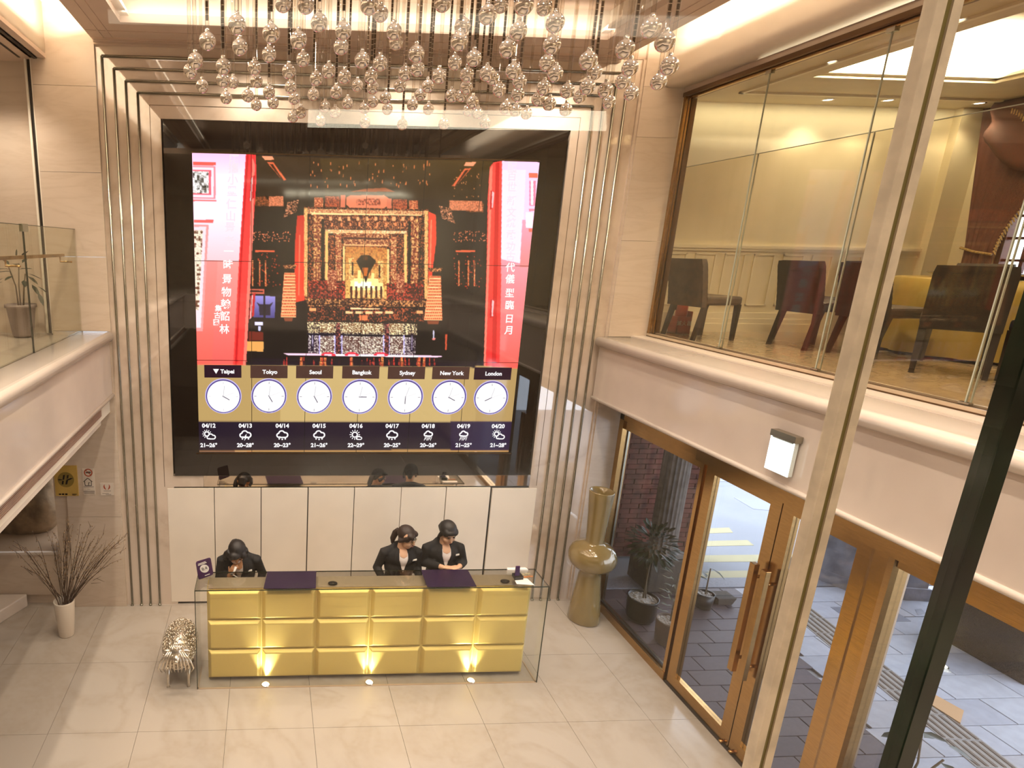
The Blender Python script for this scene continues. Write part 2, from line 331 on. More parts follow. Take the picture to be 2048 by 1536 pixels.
# ---- reception desk: gold upholstered block in a glass case
dk = thing('reception_desk', 'reception desk clad in gold cushion panels inside a clear glass case', 'desk', (0, -1.25, 0))
MB().box(-1.54, 1.54, -1.315, -1.15, .03, .985).build('desk_core', GOLD, dk)
GX = [-1.545+.515*k for k in range(7)]; GZ = [.03, .348, .666, .985]
pm = None
for j in range(3):
    for i in range(6):
        x0, x1, z0, z1 = GX[i]+.003, GX[i+1]-.003, GZ[j]+.003, GZ[j+1]-.003; d = .032; y0, y1 = -1.316, -1.352
        m_ = MB().hexa([(x0, y0, z0), (x1, y0, z0), (x1, y0, z1), (x0, y0, z1)], [(x0+d, y1, z0+d), (x1-d, y1, z0+d), (x1-d, y1, z1-d), (x0+d, y1, z1-d)])
        m_.build('gold_panel', GOLD, dk, bevel=.006)
X0, X1, Y0, Y1, H = -1.636, 1.650, -1.44, -1.12, 1.049; g = .010
CG = glass('case_glass', (.985, .99, .975), .6)
TG = glass('counter_glass', (.95, .94, .90), 2.8, 1.5)
MB().box(X0, X1, Y0, Y1, H-g, H).build('glass_top', TG, dk)
MB().box(X0, X1, Y0, Y0+g, 0, H-g-.001).build('glass_front', CG, dk)
for x in (X0, X1-g): MB().box(x, x+g, Y0+g+.001, Y1, 0, H-g-.001).build('glass_side', CG, dk)
EG = mat('glass_edge_green', (.015, .024, .012), .15, var=.1)
e = MB()
e.box(X0-.001, X1+.001, Y0-.002, Y0, H-g, H).box(X0-.002, X0, Y0, Y1, H-g, H).box(X1, X1+.002, Y0, Y1, H-g, H).box(X0, X1, Y1, Y1+.002, H-g, H)
for x in (X0-.002, X1-.003): e.box(x, x+.007, Y0-.004, Y0+.004, 0, H-g)
e.build('glass_edge', EG, dk)
sil = MB(); sil.box(X0, X1, Y0-.004, Y0+.014, 0, .006).box(X0, X0+.014, Y0, Y1, 0, .006).box(X1-.014, X1, Y0, Y1, 0, .006); sil.build('base_channel', mat('tan_silicone', (.50, .36, .24), .5), dk)
MB().box(-1.5, 1.5, -1.148, -1.125, .70, .73).box(-1.5, 1.5, -1.148, -1.14, .03, .70).build('back_board', M['door'], dk)
UL = emit('uplight_lens', (1, .97, .80), 14)
for k, x in enumerate((-.99, .012, 1.012)):
    u = thing('floor_uplight', ['round uplight on the floor under the first gold column from the left', 'round uplight on the floor at the middle of the gold desk', 'round uplight on the floor at the end of the gold desk near the tall vase'][k], 'light', (x, -1.402, 0), group='uplights in front of the gold panels')
    MB().lathe([(.042, .0), (.042, .010), (.036, .014), (.034, .006), (.0, .006)], (x, -1.402, 0.0005), 20, False).build('ring', M['chrome'], u)
    MB().lathe([(.033, .007), (.031, .010), (.0, .011)], (x, -1.402, 0.0005), 20, False).build('lens', UL, u)
    light('SPOT', 'uplight_lamp', (x, -1.402, .02), 17, (1, .93, .66), (R_(180-9), 0, 0), spot_size=R_(62), spot_blend=.9, shadow_soft_size=.02)
MB().box(-1.53, 1.53, -1.312, -1.125, .985, .993).build('inner_shelf', mat('beige_shelf', (.52, .43, .31), .4, var=.04), dk)
# ---- things on the counter
def slab4(name, c4, z0, z1, mt, parent=None):
    return MB().hexa([(p[0], p[1], z0) for p in c4], [(p[0], p[1], z1) for p in c4]).build(name, mt, parent)
c = H+.0005
tag(slab4('desk_mat', [(-1.013, -1.43), (-.535, -1.435), (-.506, -1.13), (-.977, -1.125)], c, c+.004, PURP), 'dark purple mat lying on the counter in front of the woman with the mask', 'mat', 'dark purple mats on the glass counter')
tag(slab4('desk_mat', [(.501, -1.435), (.964, -1.435), (.977, -1.125), (.515, -1.125)], c, c+.004, PURP), 'dark purple mat lying on the counter in front of the woman with straight bangs', 'mat', 'dark purple mats on the glass counter')
pl = thing('rating_placard', 'purple score placard with a white circle, leaning at the corner of the glass counter', 'sign', (-1.56, -1.25, H))
P4 = [at_y(q, -1.26) for q in ((397, 1160), (427, 1149), (421, 1115), (391, 1124))]
def rquad(c4, r=.022, n=5):
    out = []
    for i in range(4):
        p, a, b_ = c4[i], c4[i-1], c4[(i+1) % 4]; da = (a-p).normalized(); db = (b_-p).normalized()
        for k in range(n+1):
            t = k/n; out.append(p+da*r*(1-t)**2+db*r*t**2)
    return out
rq = rquad([Vector((p.x, -1.26, p.z)) for p in P4]); rq2 = [p+Vector((0, .006, 0)) for p in rq]; n = len(rq)
PLM = mat('purple_print', (.075, .018, .10), .15, var=.3, scale=9)
MB().add(rq+rq2, [tuple(range(n)), tuple(range(2*n-1, n-1, -1))]+[(k, (k+1) % n, n+(k+1) % n, n+k) for k in range(n)]).build('board', PLM, pl)
pc = (P4[0]+P4[1]+P4[2]+P4[3])/4; tilt = math.atan2(P4[1].z-P4[0].z, P4[1].x-P4[0].x)
MB().disc((pc.x, -1.2615, pc.z), .042, (0, -1, 0), 24).build('score_circle', PAPER, pl)
text_mesh('8.4', .045, INK, (pc.x, -1.2625, pc.z), pl, 'score', rot=(R_(90), -tilt, 0))
def bars(rows, parent, mt, y, cx, cz, t=0., name='lettering'):
    b = MB()
    for (x, z, wd, h) in rows:
        q = [(x-wd/2, z-h/2), (x+wd/2, z-h/2), (x+wd/2, z+h/2), (x-wd/2, z+h/2)]
        b.add([(cx+a*math.cos(t)-b_*math.sin(t), y, cz+a*math.sin(t)+b_*math.cos(t)) for a, b_ in q], [(0, 1, 2, 3)])
    o = b.build(name, mt, parent); o['kind'] = 'stuff'; return o
bars([(0, .064, .075, .007), (0, .052, .085, .008), (0, -.068, .05, .008)], pl, PAPER, -1.2625, pc.x, pc.z, tilt)
MB().box(pc.x-.05, pc.x+.05, -1.254, -1.19, H+.0005, H+.006).box(pc.x-.03, pc.x+.03, -1.254, -1.248, H+.005, H+.06).build('foot', CG, pl)
tag(slab4('paper_sheet', [(1.36, -1.395), (1.52, -1.42), (1.50, -1.30), (1.372, -1.29)], c, c+.0015, PAPER), 'loose white paper sheet on the counter nearest the front glass edge', 'paper')
tag(slab4('paper_tray', [(1.36, -1.165), (1.565, -1.165), (1.555, -1.122), (1.37, -1.122)], c, c+.018, PAPER), 'flat white tray at the back edge of the glass counter', 'tray')
cl = thing('camera_display', 'small dark purple card stand with a square base on the counter', 'stand', (1.41, -1.26, H))
MB().hexa([(1.367, -1.333, c), (1.452, -1.32, c), (1.455, -1.24, c), (1.372, -1.245, c)], [(1.367, -1.333, c+.03), (1.452, -1.32, c+.03), (1.455, -1.24, c+.03), (1.372, -1.245, c+.03)]).build('base', M['black'], cl)
MB().hexa([(1.375, -1.30, c+.03), (1.425, -1.293, c+.03), (1.428, -1.272, c+.03), (1.38, -1.278, c+.03)], [(1.385, -1.285, c+.115), (1.428, -1.278, c+.115), (1.43, -1.262, c+.115), (1.388, -1.267, c+.115)]).build('card', PLM, cl)
for k, (q, m_, lab) in enumerate([([(1.475, -1.245), (1.565, -1.225), (1.57, -1.195), (1.48, -1.215)], mat('khaki_card', (.45, .38, .22), .5, var=.3, scale=60), 'olive printed card on the counter behind the orange one'),
                              ([(1.475, -1.29), (1.57, -1.272), (1.572, -1.25), (1.478, -1.262)], mat('orange_card', (.55, .22, .07), .5, var=.3, scale=60), 'orange printed card on the counter beside the dark card stand')]):
    tag(slab4('printed_card', q, c, c+.002+.002*k, m_), lab, 'card')
# worktop things below the glass
for x, lab in ((1.30, 'dark computer mouse under the glass counter near the card stand'), (-.36, 'dark computer mouse under the glass counter right of the first purple mat')):
    t = thing('computer_mouse', lab, 'mouse', (x, -1.27, .993)); MB().ball((x, -1.27, 1.007), .045, 16, 8, (1, .7, .28)).build('body', M['black'], t); MB().ball((x, -1.295, 1.016), .006, 8, 6).build('wheel', M['rod'], t)
# ---- silver sheep
SIL = mat('hammered_silver', (.88, .79, .66), .34, 1., var=.1, scale=40)
shp = thing('sheep_sculpture', 'silver curly woolly sheep sculpture on short legs beside the glass desk', 'sculpture', (-1.82, -1.2, 0))
sc = Vector((-1.818, -1.20, .335)); sr = Vector((.158, .285, .185))
MB().ball(sc, 1, 24, 14, sr).build('body', SIL, shp)
wl = MB(); 
for k in range(560):
    z = 1-2*(k+.5)/560; a = k*2.39996; r = math.sqrt(1-z*z); d = Vector((r*math.cos(a), r*math.sin(a), z))
    p = sc+Vector((d.x*sr.x, d.y*sr.y, d.z*sr.z)); nn = Vector((d.x/sr.x, d.y/sr.y, d.z/sr.z)).normalized(); t1 = nn.orthogonal().normalized(); t2 = nn.cross(t1)
    ph = rng.uniform(0, 6.28); R0 = rng.uniform(.010, .017)
    wl.tube([p+nn*(.002+.006*math.sin(q*.8))+(t1*math.cos(ph+q)+t2*math.sin(ph+q))*R0*(1-.1*q) for q in (0, .9, 1.8, 2.7, 3.6)], [.004, .006, .0065, .006, .003], 5)
wl.build('wool', SIL, shp)
hd = MB(); hc = Vector((-1.815, -1.47, .43))
hd.ball(hc, 1, 16, 10, (.062, .055, .070)); hd.ball(hc+Vector((0.004, -.050, -.035)), 1, 14, 8, (.036, .040, .042)); hd.ball(hc+Vector((.004, -.082, -.045)), 1, 10, 8, (.022, .014, .016))
for s in (-1, 1): hd.ball(hc+Vector((s*.085, .0, .012)), 1, 10, 8, (.045, .016, .018)); hd.ball(hc+Vector((s*.03, -.05, .0)), .008, 8, 6)
hd.build('head', SIL, shp)
cu = MB()
for k in range(26):
    a = k*2.4; r = .055*math.sqrt(k/26); p = hc+Vector((r*math.cos(a), -.01+r*.6*math.sin(a), .07-.2*r)); cu.ball(p, rng.uniform(.010, .015), 8, 6)
for k in range(10): cu.tube([hc+Vector(((k-4.5)*.015, -.03, .03)), hc+Vector(((k-4.5)*.03, -.06, -.05)), hc+Vector(((k-4.5)*.036, -.055, -.13)), hc+Vector(((k-4.5)*.03, -.02, -.20))], [.006, .009, .008, .004], 6)
cu.build('forelock', SIL, shp)
for x, y in ((-1.915, -1.385), (-1.722, -1.385), (-1.905, -1.02), (-1.73, -1.02)):
    MB().tube([(x, y+.02, .20), (x, y, .10), (x, y-.004, .03), (x, y-.01, .0)], [.022, .014, .012, .018], 10).build('leg', SIL, shp)
# ---- white vase with dry branches
wv = thing('vase', 'tall white tapering floor vase standing by the left stone pillar', 'vase', (-3.13, -.55, 0))
vp = Vector((-3.128, -.55, 0))
MB().lathe([(.0, .002), (.078, .002), (.082, .01), (.108, .40), (.107, .412), (.098, .412), (.075, .03), (0, .03)], vp, 32, False).build('body', mat('white_ceramic', (.78, .68, .56), .25, var=.01), wv)
tw = thing('branch_bunch', 'bunch of dry dark twigs fanning out of the white floor vase', 'branches', (-3.128, -.55, .05))
TWG = mat('dry_twig', (.10, .045, .02), .7, var=.3, scale=30); BUD = mat('twig_bud', (.42, .27, .14), .7, var=.2, scale=40)
tips = [(45, 1088), (55, 1082), (75, 1095), (35, 1095), (100, 1066), (104, 1062), (82, 1062), (122, 1038), (128, 1040), (148, 1048), (152, 1050), (165, 1050), (184, 1052), (190, 1075), (195, 1078), (208, 1066), (212, 1070), (222, 1066), (232, 1074), (246, 1080), (240, 1098), (225, 1118), (115, 1066), (118, 1074), (135, 1060), (142, 1062), (158, 1066), (172, 1066), (180, 1078), (200, 1084), (60, 1132), (90, 1110), (110, 1085), (130, 1075), (145, 1075), (160, 1085), (175, 1090), (190, 1095), (205, 1098), (215, 1085)]
for k, q in enumerate(tips):
    yy = -.55+rng.uniform(-.18, .16); tp = at_y(q, yy); b0 = vp+Vector((rng.uniform(-.05, .05), rng.uniform(-.05, .05), .06)); b1 = vp+Vector((rng.uniform(-.085, .085), rng.uniform(-.07, .07), .41))
    dd = tp-b1; b1.x = vp.x+max(-.085, min(.085, dd.x*.16+rng.uniform(-.02, .02)))
    br = MB(); pts = [b0, b1]; 
    for s in (.3, .55, .8, 1): 
        j = Vector(rng.uniform(-1, 1, 3))*.016; cv = Vector((0, 0, .06*math.sin(s*math.pi)))
        pts.append(b1+dd*s+j*(1 if s < 1 else 0)+cv)
    br.tube(pts, [.004, .004, .0032, .0026, .002, .0012], 5)
    for s in rng.uniform(.35, 1, 2):
        a = b1+dd*s; d2 = (dd.normalized()+Vector(rng.uniform(-.6, .6, 3))).normalized()*rng.uniform(.06, .14); br.tube([a, a+d2*.5, a+d2], [.0025, .002, .001], 4)
    o = br.build('twig', TWG, tw)
    bd = MB()
    for s in np.linspace(.3, 1, 9):
        a = b1+dd*s+Vector((0, 0, .06*math.sin(s*math.pi)))+Vector(rng.uniform(-.008, .008, 3)); bd.ball(a, .0055, 6, 4, (1, 1, 1.5))
    bd.build('bud', BUD, o)['kind'] = 'stuff'
# ---- tall bronze vase
bv = thing('floor_vase', 'tall glossy olive bronze vase with a bulging middle, beside the glass entrance', 'vase', (2.66, -.40, 0))
BRZ = mat('glazed_bronze', (.25, .175, .065), .14, .08, var=.06, scale=5, coat=1.)
k_ = [(0, .003), (.170, .003), (.175, .015), (.162, .14), (.138, .36), (.118, .56), (.112, .632), (.125, .640), (.172, .655), (.214, .688), (.242, .735), (.252, .79), (.246, .84), (.222, .89), (.180, .93), (.130, .955), (.097, .966), (.094, .98), (.097, 1.08), (.109, 1.30), (.124, 1.50), (.128, 1.565), (.126, 1.575), (.116, 1.57), (.108, 1.40), (.09, 1.1), (0, 1.05)]
MB().lathe(k_, (2.645, -.405, 0), 48, False).build('body', BRZ, bv)
# ---- plaques on the left pillar
yp = -.036
def plaque(name, lab, x0, x1, z0, z1, mt, th=.008):
    t = thing(name, lab, 'sign', ((x0+x1)/2, yp, (z0+z1)/2)); MB().box(x0, x1, yp-th, yp, z0, z1).build('plate', mt, t); return t, yp-th-.001
t, y = plaque('wall_plaque', 'gold metal plaque with a round dark emblem on the stone pillar', -3.30, -3.052, 1.385, 1.735, mat('gold_plate', (.62, .40, .09), .45, .25, var=.05), .014)
MB().disc((-3.177, y, 1.575), .088, (0, -1, 0), 32).build('emblem_disc', mat('olive_enamel', (.24, .155, .02), .5), t)
def poly(b, pts, y): b.add([(p[0], y, p[1]) for p in pts], [tuple(range(len(pts)))])
b = MB(); ex, ez, s_ = -3.177, 1.575, .088/218
def E_(x, z): return (ex+(x-568)*s_, ez-(z-520)*s_)
for q in ([(505, 388), (555, 380), (525, 520), (480, 520)], [(605, 395), (655, 380), (640, 470), (590, 500)], [(468, 550), (515, 550), (495, 655), (448, 655)], [(570, 545), (630, 530), (595, 655), (545, 655)],
          [(350, 522), (395, 500), (480, 520), (480, 532), (395, 538)], [(560, 530), (700, 470), (765, 470), (690, 520), (620, 540)]): poly(b, [E_(*p) for p in q], y-.001)
b.build('emblem', INK, t); bars([(-.075, -.155, .026, .016), (-.042, -.155, .026, .018), (-.008, -.155, .026, .018), (.08, -.155, .05, .008), (.075, -.165, .035, .006)], t, INK, y, ex, 1.56)
t, y = plaque('notice_card', 'pale card with a red no smoking ring and a small house outline', -3.0, -2.872, 1.394, 1.70, mat('pale_card', (.74, .63, .52), .35), .003)
MB().disc((-2.935, y, 1.652), .046, (0, -1, 0), 28, .034).add([(-2.965, y, 1.678), (-2.959, y, 1.684), (-2.905, y, 1.626), (-2.911, y, 1.620)], [(0, 1, 2, 3)]).build('no_smoking_ring', mat('red_print', (.45, .06, .015), .4), t)
bars([(0, 0, .055, .010), (.012, .012, .03, .005)], t, INK, y, -2.935, 1.652, 0, 'cigarette')
b = MB(); hx_, hz_ = -2.945, 1.545
for a, c2 in (((-.048, .0), (0, .044)), ((0, .044), (.048, .0)), ((-.036, .005), (-.032, -.045)), ((.036, .005), (.036, -.045)), ((-.032, -.045), (.036, -.045)), ((.006, -.04), (.006, -.01)), ((.006, -.01), (.02, -.01))):
    a = Vector(a); c2 = Vector(c2); d = (c2-a).normalized(); nn = Vector((-d.y, d.x))*.0035
    b.add([(hx_+p.x, y, hz_+p.y) for p in (a-nn, c2-nn, c2+nn, a+nn)], [(0, 1, 2, 3)])
b.build('house_outline', INK, t); bars([(0, .05, .11, .010), (0, .02, .03, .006), (0, -.005, .12, .018), (0, -.025, .11, .014)], t, mat('grey_print', (.40, .33, .27), .5), y, -2.94, 1.437)
t, y = plaque('notice_card', 'small square pale card with a round crane shaped mark', -2.815, -2.672, 1.385, 1.531, mat('white_notice', (.80, .69, .58), .35), .003)
b = MB(); 
for a0, a1 in ((-230, -100), (-80, 50)):
    vs = []; 
    for k in range(13):
        a = R_(a0+(a1-a0)*k/12); wd = .012*math.sin(math.pi*k/12)+.001; vs += [(-2.745+(.034-wd)*math.cos(a), y, 1.487+(.034-wd)*math.sin(a)), (-2.745+.036*math.cos(a), y, 1.487+.036*math.sin(a))]
    b.add(vs, [(2*k, 2*k+1, 2*k+3, 2*k+2) for k in range(12)])
b.build('round_mark', bpy.data.materials['red_print'], t); bars([(0, 0, .08, .008), (-.02, -.028, .07, .008), (.01, -.042, .06, .008)], t, bpy.data.materials['grey_print'], y, -2.743, 1.437)
# ================================================================== VIDEO WALL
tvw = thing('video_wall', 'huge video wall of eighteen screens behind black glass, showing a temple and world clocks', 'screen', (0, 0, 3.4))
MB().box(-2.0, 1.99, -.018, .10, 1.606, 5.243).build('black_glass_surround', M['blackglass'], tvw)
SX0, SX1, SZ0, SZ1 = -1.73, 1.73, 1.88, 4.95
CW, CH = 756, 670
cv_ = np.zeros((CH, CW, 3)); 
uu = SX0+(np.arange(CW)+.5)/CW*(SX1-SX0); vv = SZ1-(np.arange(CH)+.5)/CH*(SZ1-SZ0); UU, VV = np.meshgrid(uu, vv)
def P2(q): p = at_y(q, 0); return (p.x, p.z)
def inside(pts):
    m = np.zeros(UU.shape, bool); n = len(pts)
    for i in range(n):
        x0, z0 = pts[i]; x1, z1 = pts[(i+1) % n]
        if z0 == z1: continue
        cnd = (z0 > VV) != (z1 > VV); m ^= cnd & (UU < (x1-x0)*(VV-z0)/(z1-z0)+x0)
    return m
def fill(q, c0, c1=None, a=1., noise=0, thr=None, cell=2, c2=None):
    """fill polygon q (pixels of the photograph) with a colour, a vertical blend c0->c1, or speckle of c2 over c0"""
    pts = [P2(p) for p in q]; m = inside(pts)
    if not m.any(): return
    z1 = max(p[1] for p in pts); z0 = min(p[1] for p in pts); t = ((z1-VV)/(z1-z0+1e-9))[..., None]
    C = np.array(c0, float)+(np.array(c1 if c1 is not None else c0, float)-np.array(c0, float))*t
    if c2 is not None:
        g = rng.random((CH//cell+1, CW//cell+1)); g = np.kron(g, np.ones((cell, cell)))[:CH, :CW]; h = rng.random((CH, CW)); ww = (UU*7.3 % .05 < .025)*.25+(VV*6.1 % .06 < .03)*.2
        g = g*.5+(np.roll(g, 1, 0)+np.roll(g, -1, 1))*.25+h*.35+ww; q_ = np.quantile(g[m], min(.97, thr+.04)); f = np.clip((g-q_)*7, 0, 1)[..., None]; v_ = (.72+.5*h)[..., None]
        C = C*(1-f)*(1-.25*(h[..., None] < .3))+np.clip(np.array(c2, float)*v_, 0, 255)*f
    cv_[m] = cv_[m]*(1-a)+C[m]*a
def rect(x0, y0, x1, y1, *a, **k): fill([(x0, y0), (x1, y0+(x1-x0)*.02), (x1, y1+(x1-x0)*.008), (x0, y1)], *a, **k)
def mir(fn, x0, y0, x1, y1, *a, **k):
    fn(x0, y0, x1, y1, *a, **k); fn(1463-x1, y0+6, 1463-x0, y1+5, *a, **k)
ALL = [(380, 300), (1080, 320), (1040, 740), (395, 740)]
fill(ALL, (20, 8, 5), (10, 3, 7)); fill([(500, 312), (985, 322), (975, 420), (500, 420)], (52, 34, 10), (26, 12, 6)); fill([(640, 318), (985, 322), (975, 400), (650, 395)], (66, 48, 14), (38, 24, 8))
OR, GO, YE, RD, DK = (235, 120, 70), (235, 160, 85), (255, 225, 150), (225, 45, 30), (30, 10, 8)
# glints of the mirrored chandelier painted into the picture top, loose flecks at right
for k in range(60):
    x = rng.uniform(620, 860); y = rng.uniform(322, 372); h = rng.uniform(2, 7); fill([(x, y), (x+1.6, y), (x+1.2, y+h), (x-.4, y+h)], (215, 120, 70))
for k in range(26): x = rng.uniform(905, 965); y = rng.uniform(335, 395); fill([(x, y), (x+1.6, y), (x+1.6, y+2.5), (x, y+2.5)], (210, 130, 80))
for s in (0, 1):
    f = (lambda p: p) if s == 0 else (lambda p: (1475-p[0], p[1]+12))
    fill([f(p) for p in ((523, 312), (545, 313), (549, 320), (530, 321))], (240, 150, 110))
    fill([f(p) for p in ((534, 325), (547, 325), (572, 360), (566, 362))], (220, 100, 60)); fill([f(p) for p in ((539, 328), (546, 329), (567, 361), (566, 362))], (60, 30, 12))
    fill([f(p) for p in ((508, 395), (530, 393), (545, 412), (510, 413))], (90, 45, 20), c2=(180, 90, 50), thr=.6)
    fill([f(p) for p in ((538, 393), (566, 393), (567, 413), (538, 413))] if s == 0 else [(898, 401), (963, 403), (963, 423), (898, 421)], (225, 130, 90), c2=(150, 70, 40), thr=.7, noise=1)
    fill([f(p) for p in ((575, 405), (598, 400), (592, 425), (566, 436))], (50, 25, 15), c2=(240, 150, 110), thr=.5)
fill([(692, 395), (700, 391), (768, 391), (777, 397), (777, 410), (768, 417), (700, 417), (692, 410)], (232, 120, 85)); fill([(712, 398), (760, 398), (760, 411), (712, 411)], (232, 120, 85), c2=(110, 40, 25), thr=.5, cell=3)
mir(rect, 650, 393, 678, 414, (200, 90, 55), c2=(90, 30, 20), thr=.5); mir(rect, 680, 391, 690, 417, (210, 110, 80)); mir(rect, 628, 395, 646, 417, (170, 70, 40), c2=(240, 150, 100), thr=.55)
fill([(730, 378), (770, 376), (790, 384), (700, 384)], (140, 60, 20))
# red columns and gilded frame of the altar
fill([(594, 432), (612, 430), (610, 600), (588, 605), (590, 480)], (190, 35, 25), (245, 60, 35)); fill([(852, 422), (871, 430), (872, 480), (862, 560), (850, 560)], (235, 60, 40), (250, 55, 35))
fill([(598, 470), (601, 470), (599, 590), (596, 590)], (255, 110, 80)); fill([(860, 440), (863, 440), (861, 540), (858, 540)], (255, 120, 90))
rect(609, 414, 856, 600, (30, 10, 8), c2=(200, 100, 60), thr=.62)
mir(rect, 608, 416, 615, 592, (255, 195, 120), c2=(200, 110, 60), thr=.7)
rect(616, 418, 848, 428, (200, 110, 70), c2=(255, 200, 140), thr=.5); rect(622, 426, 842, 430, (255, 215, 150)); rect(620, 431, 844, 458, (60, 15, 14), c2=(235, 140, 85), thr=.62)
for k in range(11): x = 640+k*18; rect(x, 434, x+6, 442, (245, 165, 110)); rect(x+4, 446, x+8, 453, (235, 130, 80))
mir(rect, 627, 432, 641, 590, (120, 40, 28), c2=(255, 180, 110), thr=.5, cell=3); mir(rect, 643, 438, 648, 590, (14, 5, 6))
rect(650, 459, 813, 466, (250, 170, 110), c2=(255, 225, 170), thr=.5); mir(rect, 650, 462, 656, 560, (255, 190, 110)); mir(rect, 658, 470, 668, 560, (60, 15, 12), c2=(230, 120, 70), thr=.6)
mir(rect, 671, 466, 682, 575, (150, 55, 35), c2=(255, 185, 120), thr=.5); rect(686, 466, 778, 492, (110, 35, 22), c2=(250, 170, 110), thr=.5); rect(687, 474, 776, 478, (60, 18, 12)); rect(687, 488, 776, 491, (250, 180, 120))
mir(rect, 685, 492, 689, 570, (255, 205, 130)); rect(690, 493, 774, 596, (210, 130, 60), (255, 205, 110), c2=(150, 70, 30), thr=.7, cell=4)
rect(700, 556, 766, 580, (255, 235, 150)); rect(708, 562, 748, 575, (255, 255, 225)); mir(rect, 697, 515, 707, 560, (255, 215, 130), c2=(180, 90, 40), thr=.6); mir(rect, 703, 524, 706, 550, (30, 12, 6)); mir(rect, 715, 540, 721, 566, (255, 225, 140))
fill([(722, 510), (738, 510), (752, 522), (738, 545), (731, 566), (724, 545), (712, 522)], (22, 10, 8)); fill([(724, 535), (736, 535), (733, 552), (727, 552)], (190, 95, 30)); fill([(726, 512), (735, 512), (735, 520), (726, 520)], (70, 35, 15))
for k in range(7): x = 700+k*10; rect(x, 572, x+4, 596, (60, 20, 15)); rect(x+5, 580, x+8, 594, (250, 190, 120))
mir(rect, 617, 560, 690, 606, (60, 14, 14), c2=(220, 70, 50), thr=.6, cell=3); mir(rect, 655, 540, 672, 580, (130, 40, 28), c2=(250, 170, 120), thr=.55)
rect(612, 596, 850, 612, (50, 14, 10), c2=(240, 160, 95), thr=.55, cell=3); rect(612, 607, 850, 609, (30, 8, 10)); rect(615, 612, 848, 642, (22, 6, 10), c2=(200, 90, 50), thr=.68, cell=3)
for k in range(5): rect(690+k*20, 622, 705+k*20, 627, (250, 200, 140)); 
rect(700, 615, 760, 618, (255, 215, 160)); rect(718, 630, 735, 640, (235, 120, 70)); mir(rect, 618, 615, 632, 622, (240, 160, 100))
# carved table fronts
rect(614, 643, 833, 668, (40, 14, 20), c2=(255, 225, 170), thr=.42); rect(614, 666, 833, 669, (20, 10, 40)); rect(616, 670, 830, 708, (45, 18, 40), c2=(240, 225, 215), thr=.46)
for a, b_ in ((640, 668), (684, 766), (778, 806)):
    rect(a, 646, b_, 664, (120, 70, 35), c2=(255, 235, 190), thr=.4); rect(a, 672, b_, 707, (90, 50, 45), c2=(255, 240, 215), thr=.45); rect(a-2, 670, a, 708, (200, 190, 255)); rect(b_, 670, b_+2, 708, (200, 190, 255))
for x in (671, 769): rect(x, 645, x+8, 708, (35, 10, 25), c2=(230, 120, 100), thr=.6)
for x in (622, 820): rect(x, 668, x+6, 702, (20, 8, 30)); rect(x+2, 670, x+4, 700, (220, 205, 235), c2=(40, 20, 50), thr=.5)
fill([(565, 706), (880, 711), (884, 713), (870, 715), (575, 710)], (255, 210, 235)); fill([(640, 707), (835, 711), (835, 714), (640, 711)], (255, 250, 255))
for x in (655, 702, 760): fill([(x-14, 709), (x-6, 704), (x+6, 704), (x+16, 709), (x+14, 712), (x-12, 711)], (225, 50, 70)); fill([(x-6, 708), (x+8, 708), (x+9, 712), (x-7, 711)], (255, 200, 215))
fill([(500, 716), (968, 722), (966, 742), (500, 734)], (22, 9, 26)); 
for x in (600, 640, 648, 700, 762, 800, 835, 845): rect(x, 714, x+5, 733, (190, 75, 40), c2=(255, 160, 90), thr=.5)
for k in range(30): x = rng.uniform(555, 880); rect(x, rng.uniform(713, 722), x+1.5, 730, (210, 60, 45))
# pagoda lamps
def pagoda(x0, x1, X0_, X1_, y0, y1):
    fill([(x0, y0), (x1, y0), (X1_, y1), (X0_, y1)], (255, 150, 95))
    nr = 15
    for r in range(nr):
        y = y0+(y1-y0)*(r+.25)/nr; t = r/nr; a = x0+(X0_-x0)*t; b_ = x1+(X1_-x1)*t
        for k in range(9): q = a+(b_-a)*(k+.5*(r % 2)+.3)/9; fill([(q, y), (q+1.7, y), (q+1.7, y+2.4), (q, y+2.4)], (150, 40, 22))
        fill([(a, y+3.6), (b_, y+3.8), (b_, y+4.8), (a, y+4.6)], (255, 215, 160))
    fill([(x0-3, y0-16), (x1+3, y0-16), (x1, y0-8), (x0, y0-8)], (60, 22, 16), c2=(240, 150, 90), thr=.5); fill([(X0_+6, y1+1), (X1_-6, y1+1), (X1_-8, y1+8), (X0_+8, y1+8)], (130, 60, 35))
pagoda(568, 590, 561, 592, 545, 634); pagoda(858, 881, 847, 884, 551, 640)
# side bays
for x0 in (505, 905):
    for k in range(70): x = rng.uniform(x0, x0+75); y = rng.uniform(462, 482); fill([(x, y), (x+1.8, y), (x+1.8, y+2), (x, y+2)], (240, 130, 90))
    for x in (504, 530, 518) if x0 == 505 else (915, 946, 934): fill([(x, 520), (x+3, 520), (x+3, 572), (x, 572)], (200, 80, 45), c2=(255, 160, 100), thr=.5)
    fill([(x0+5, 500), (x0+45, 500), (x0+45, 504), (x0+5, 504)], (220, 90, 55))
    for k in range(40): x = rng.uniform(x0, x0+55); y = rng.uniform(505, 575); fill([(x, y), (x+2, y), (x+2, y+2.5), (x, y+2.5)], (190, 60, 35))
fill([(498, 577), (529, 578), (529, 588), (498, 587)], (200, 90, 70)); fill([(500, 580), (526, 581), (526, 584), (500, 584)], (40, 10, 15))
fill([(507, 591), (551, 592), (550, 636), (507, 634)], (150, 140, 215), (60, 55, 120)); fill([(513, 604), (520, 608), (540, 608), (547, 603), (541, 614), (541, 630), (519, 630), (518, 612)], (25, 15, 40)); fill([(527, 590), (531, 590), (531, 636), (527, 636)], (15, 6, 16))
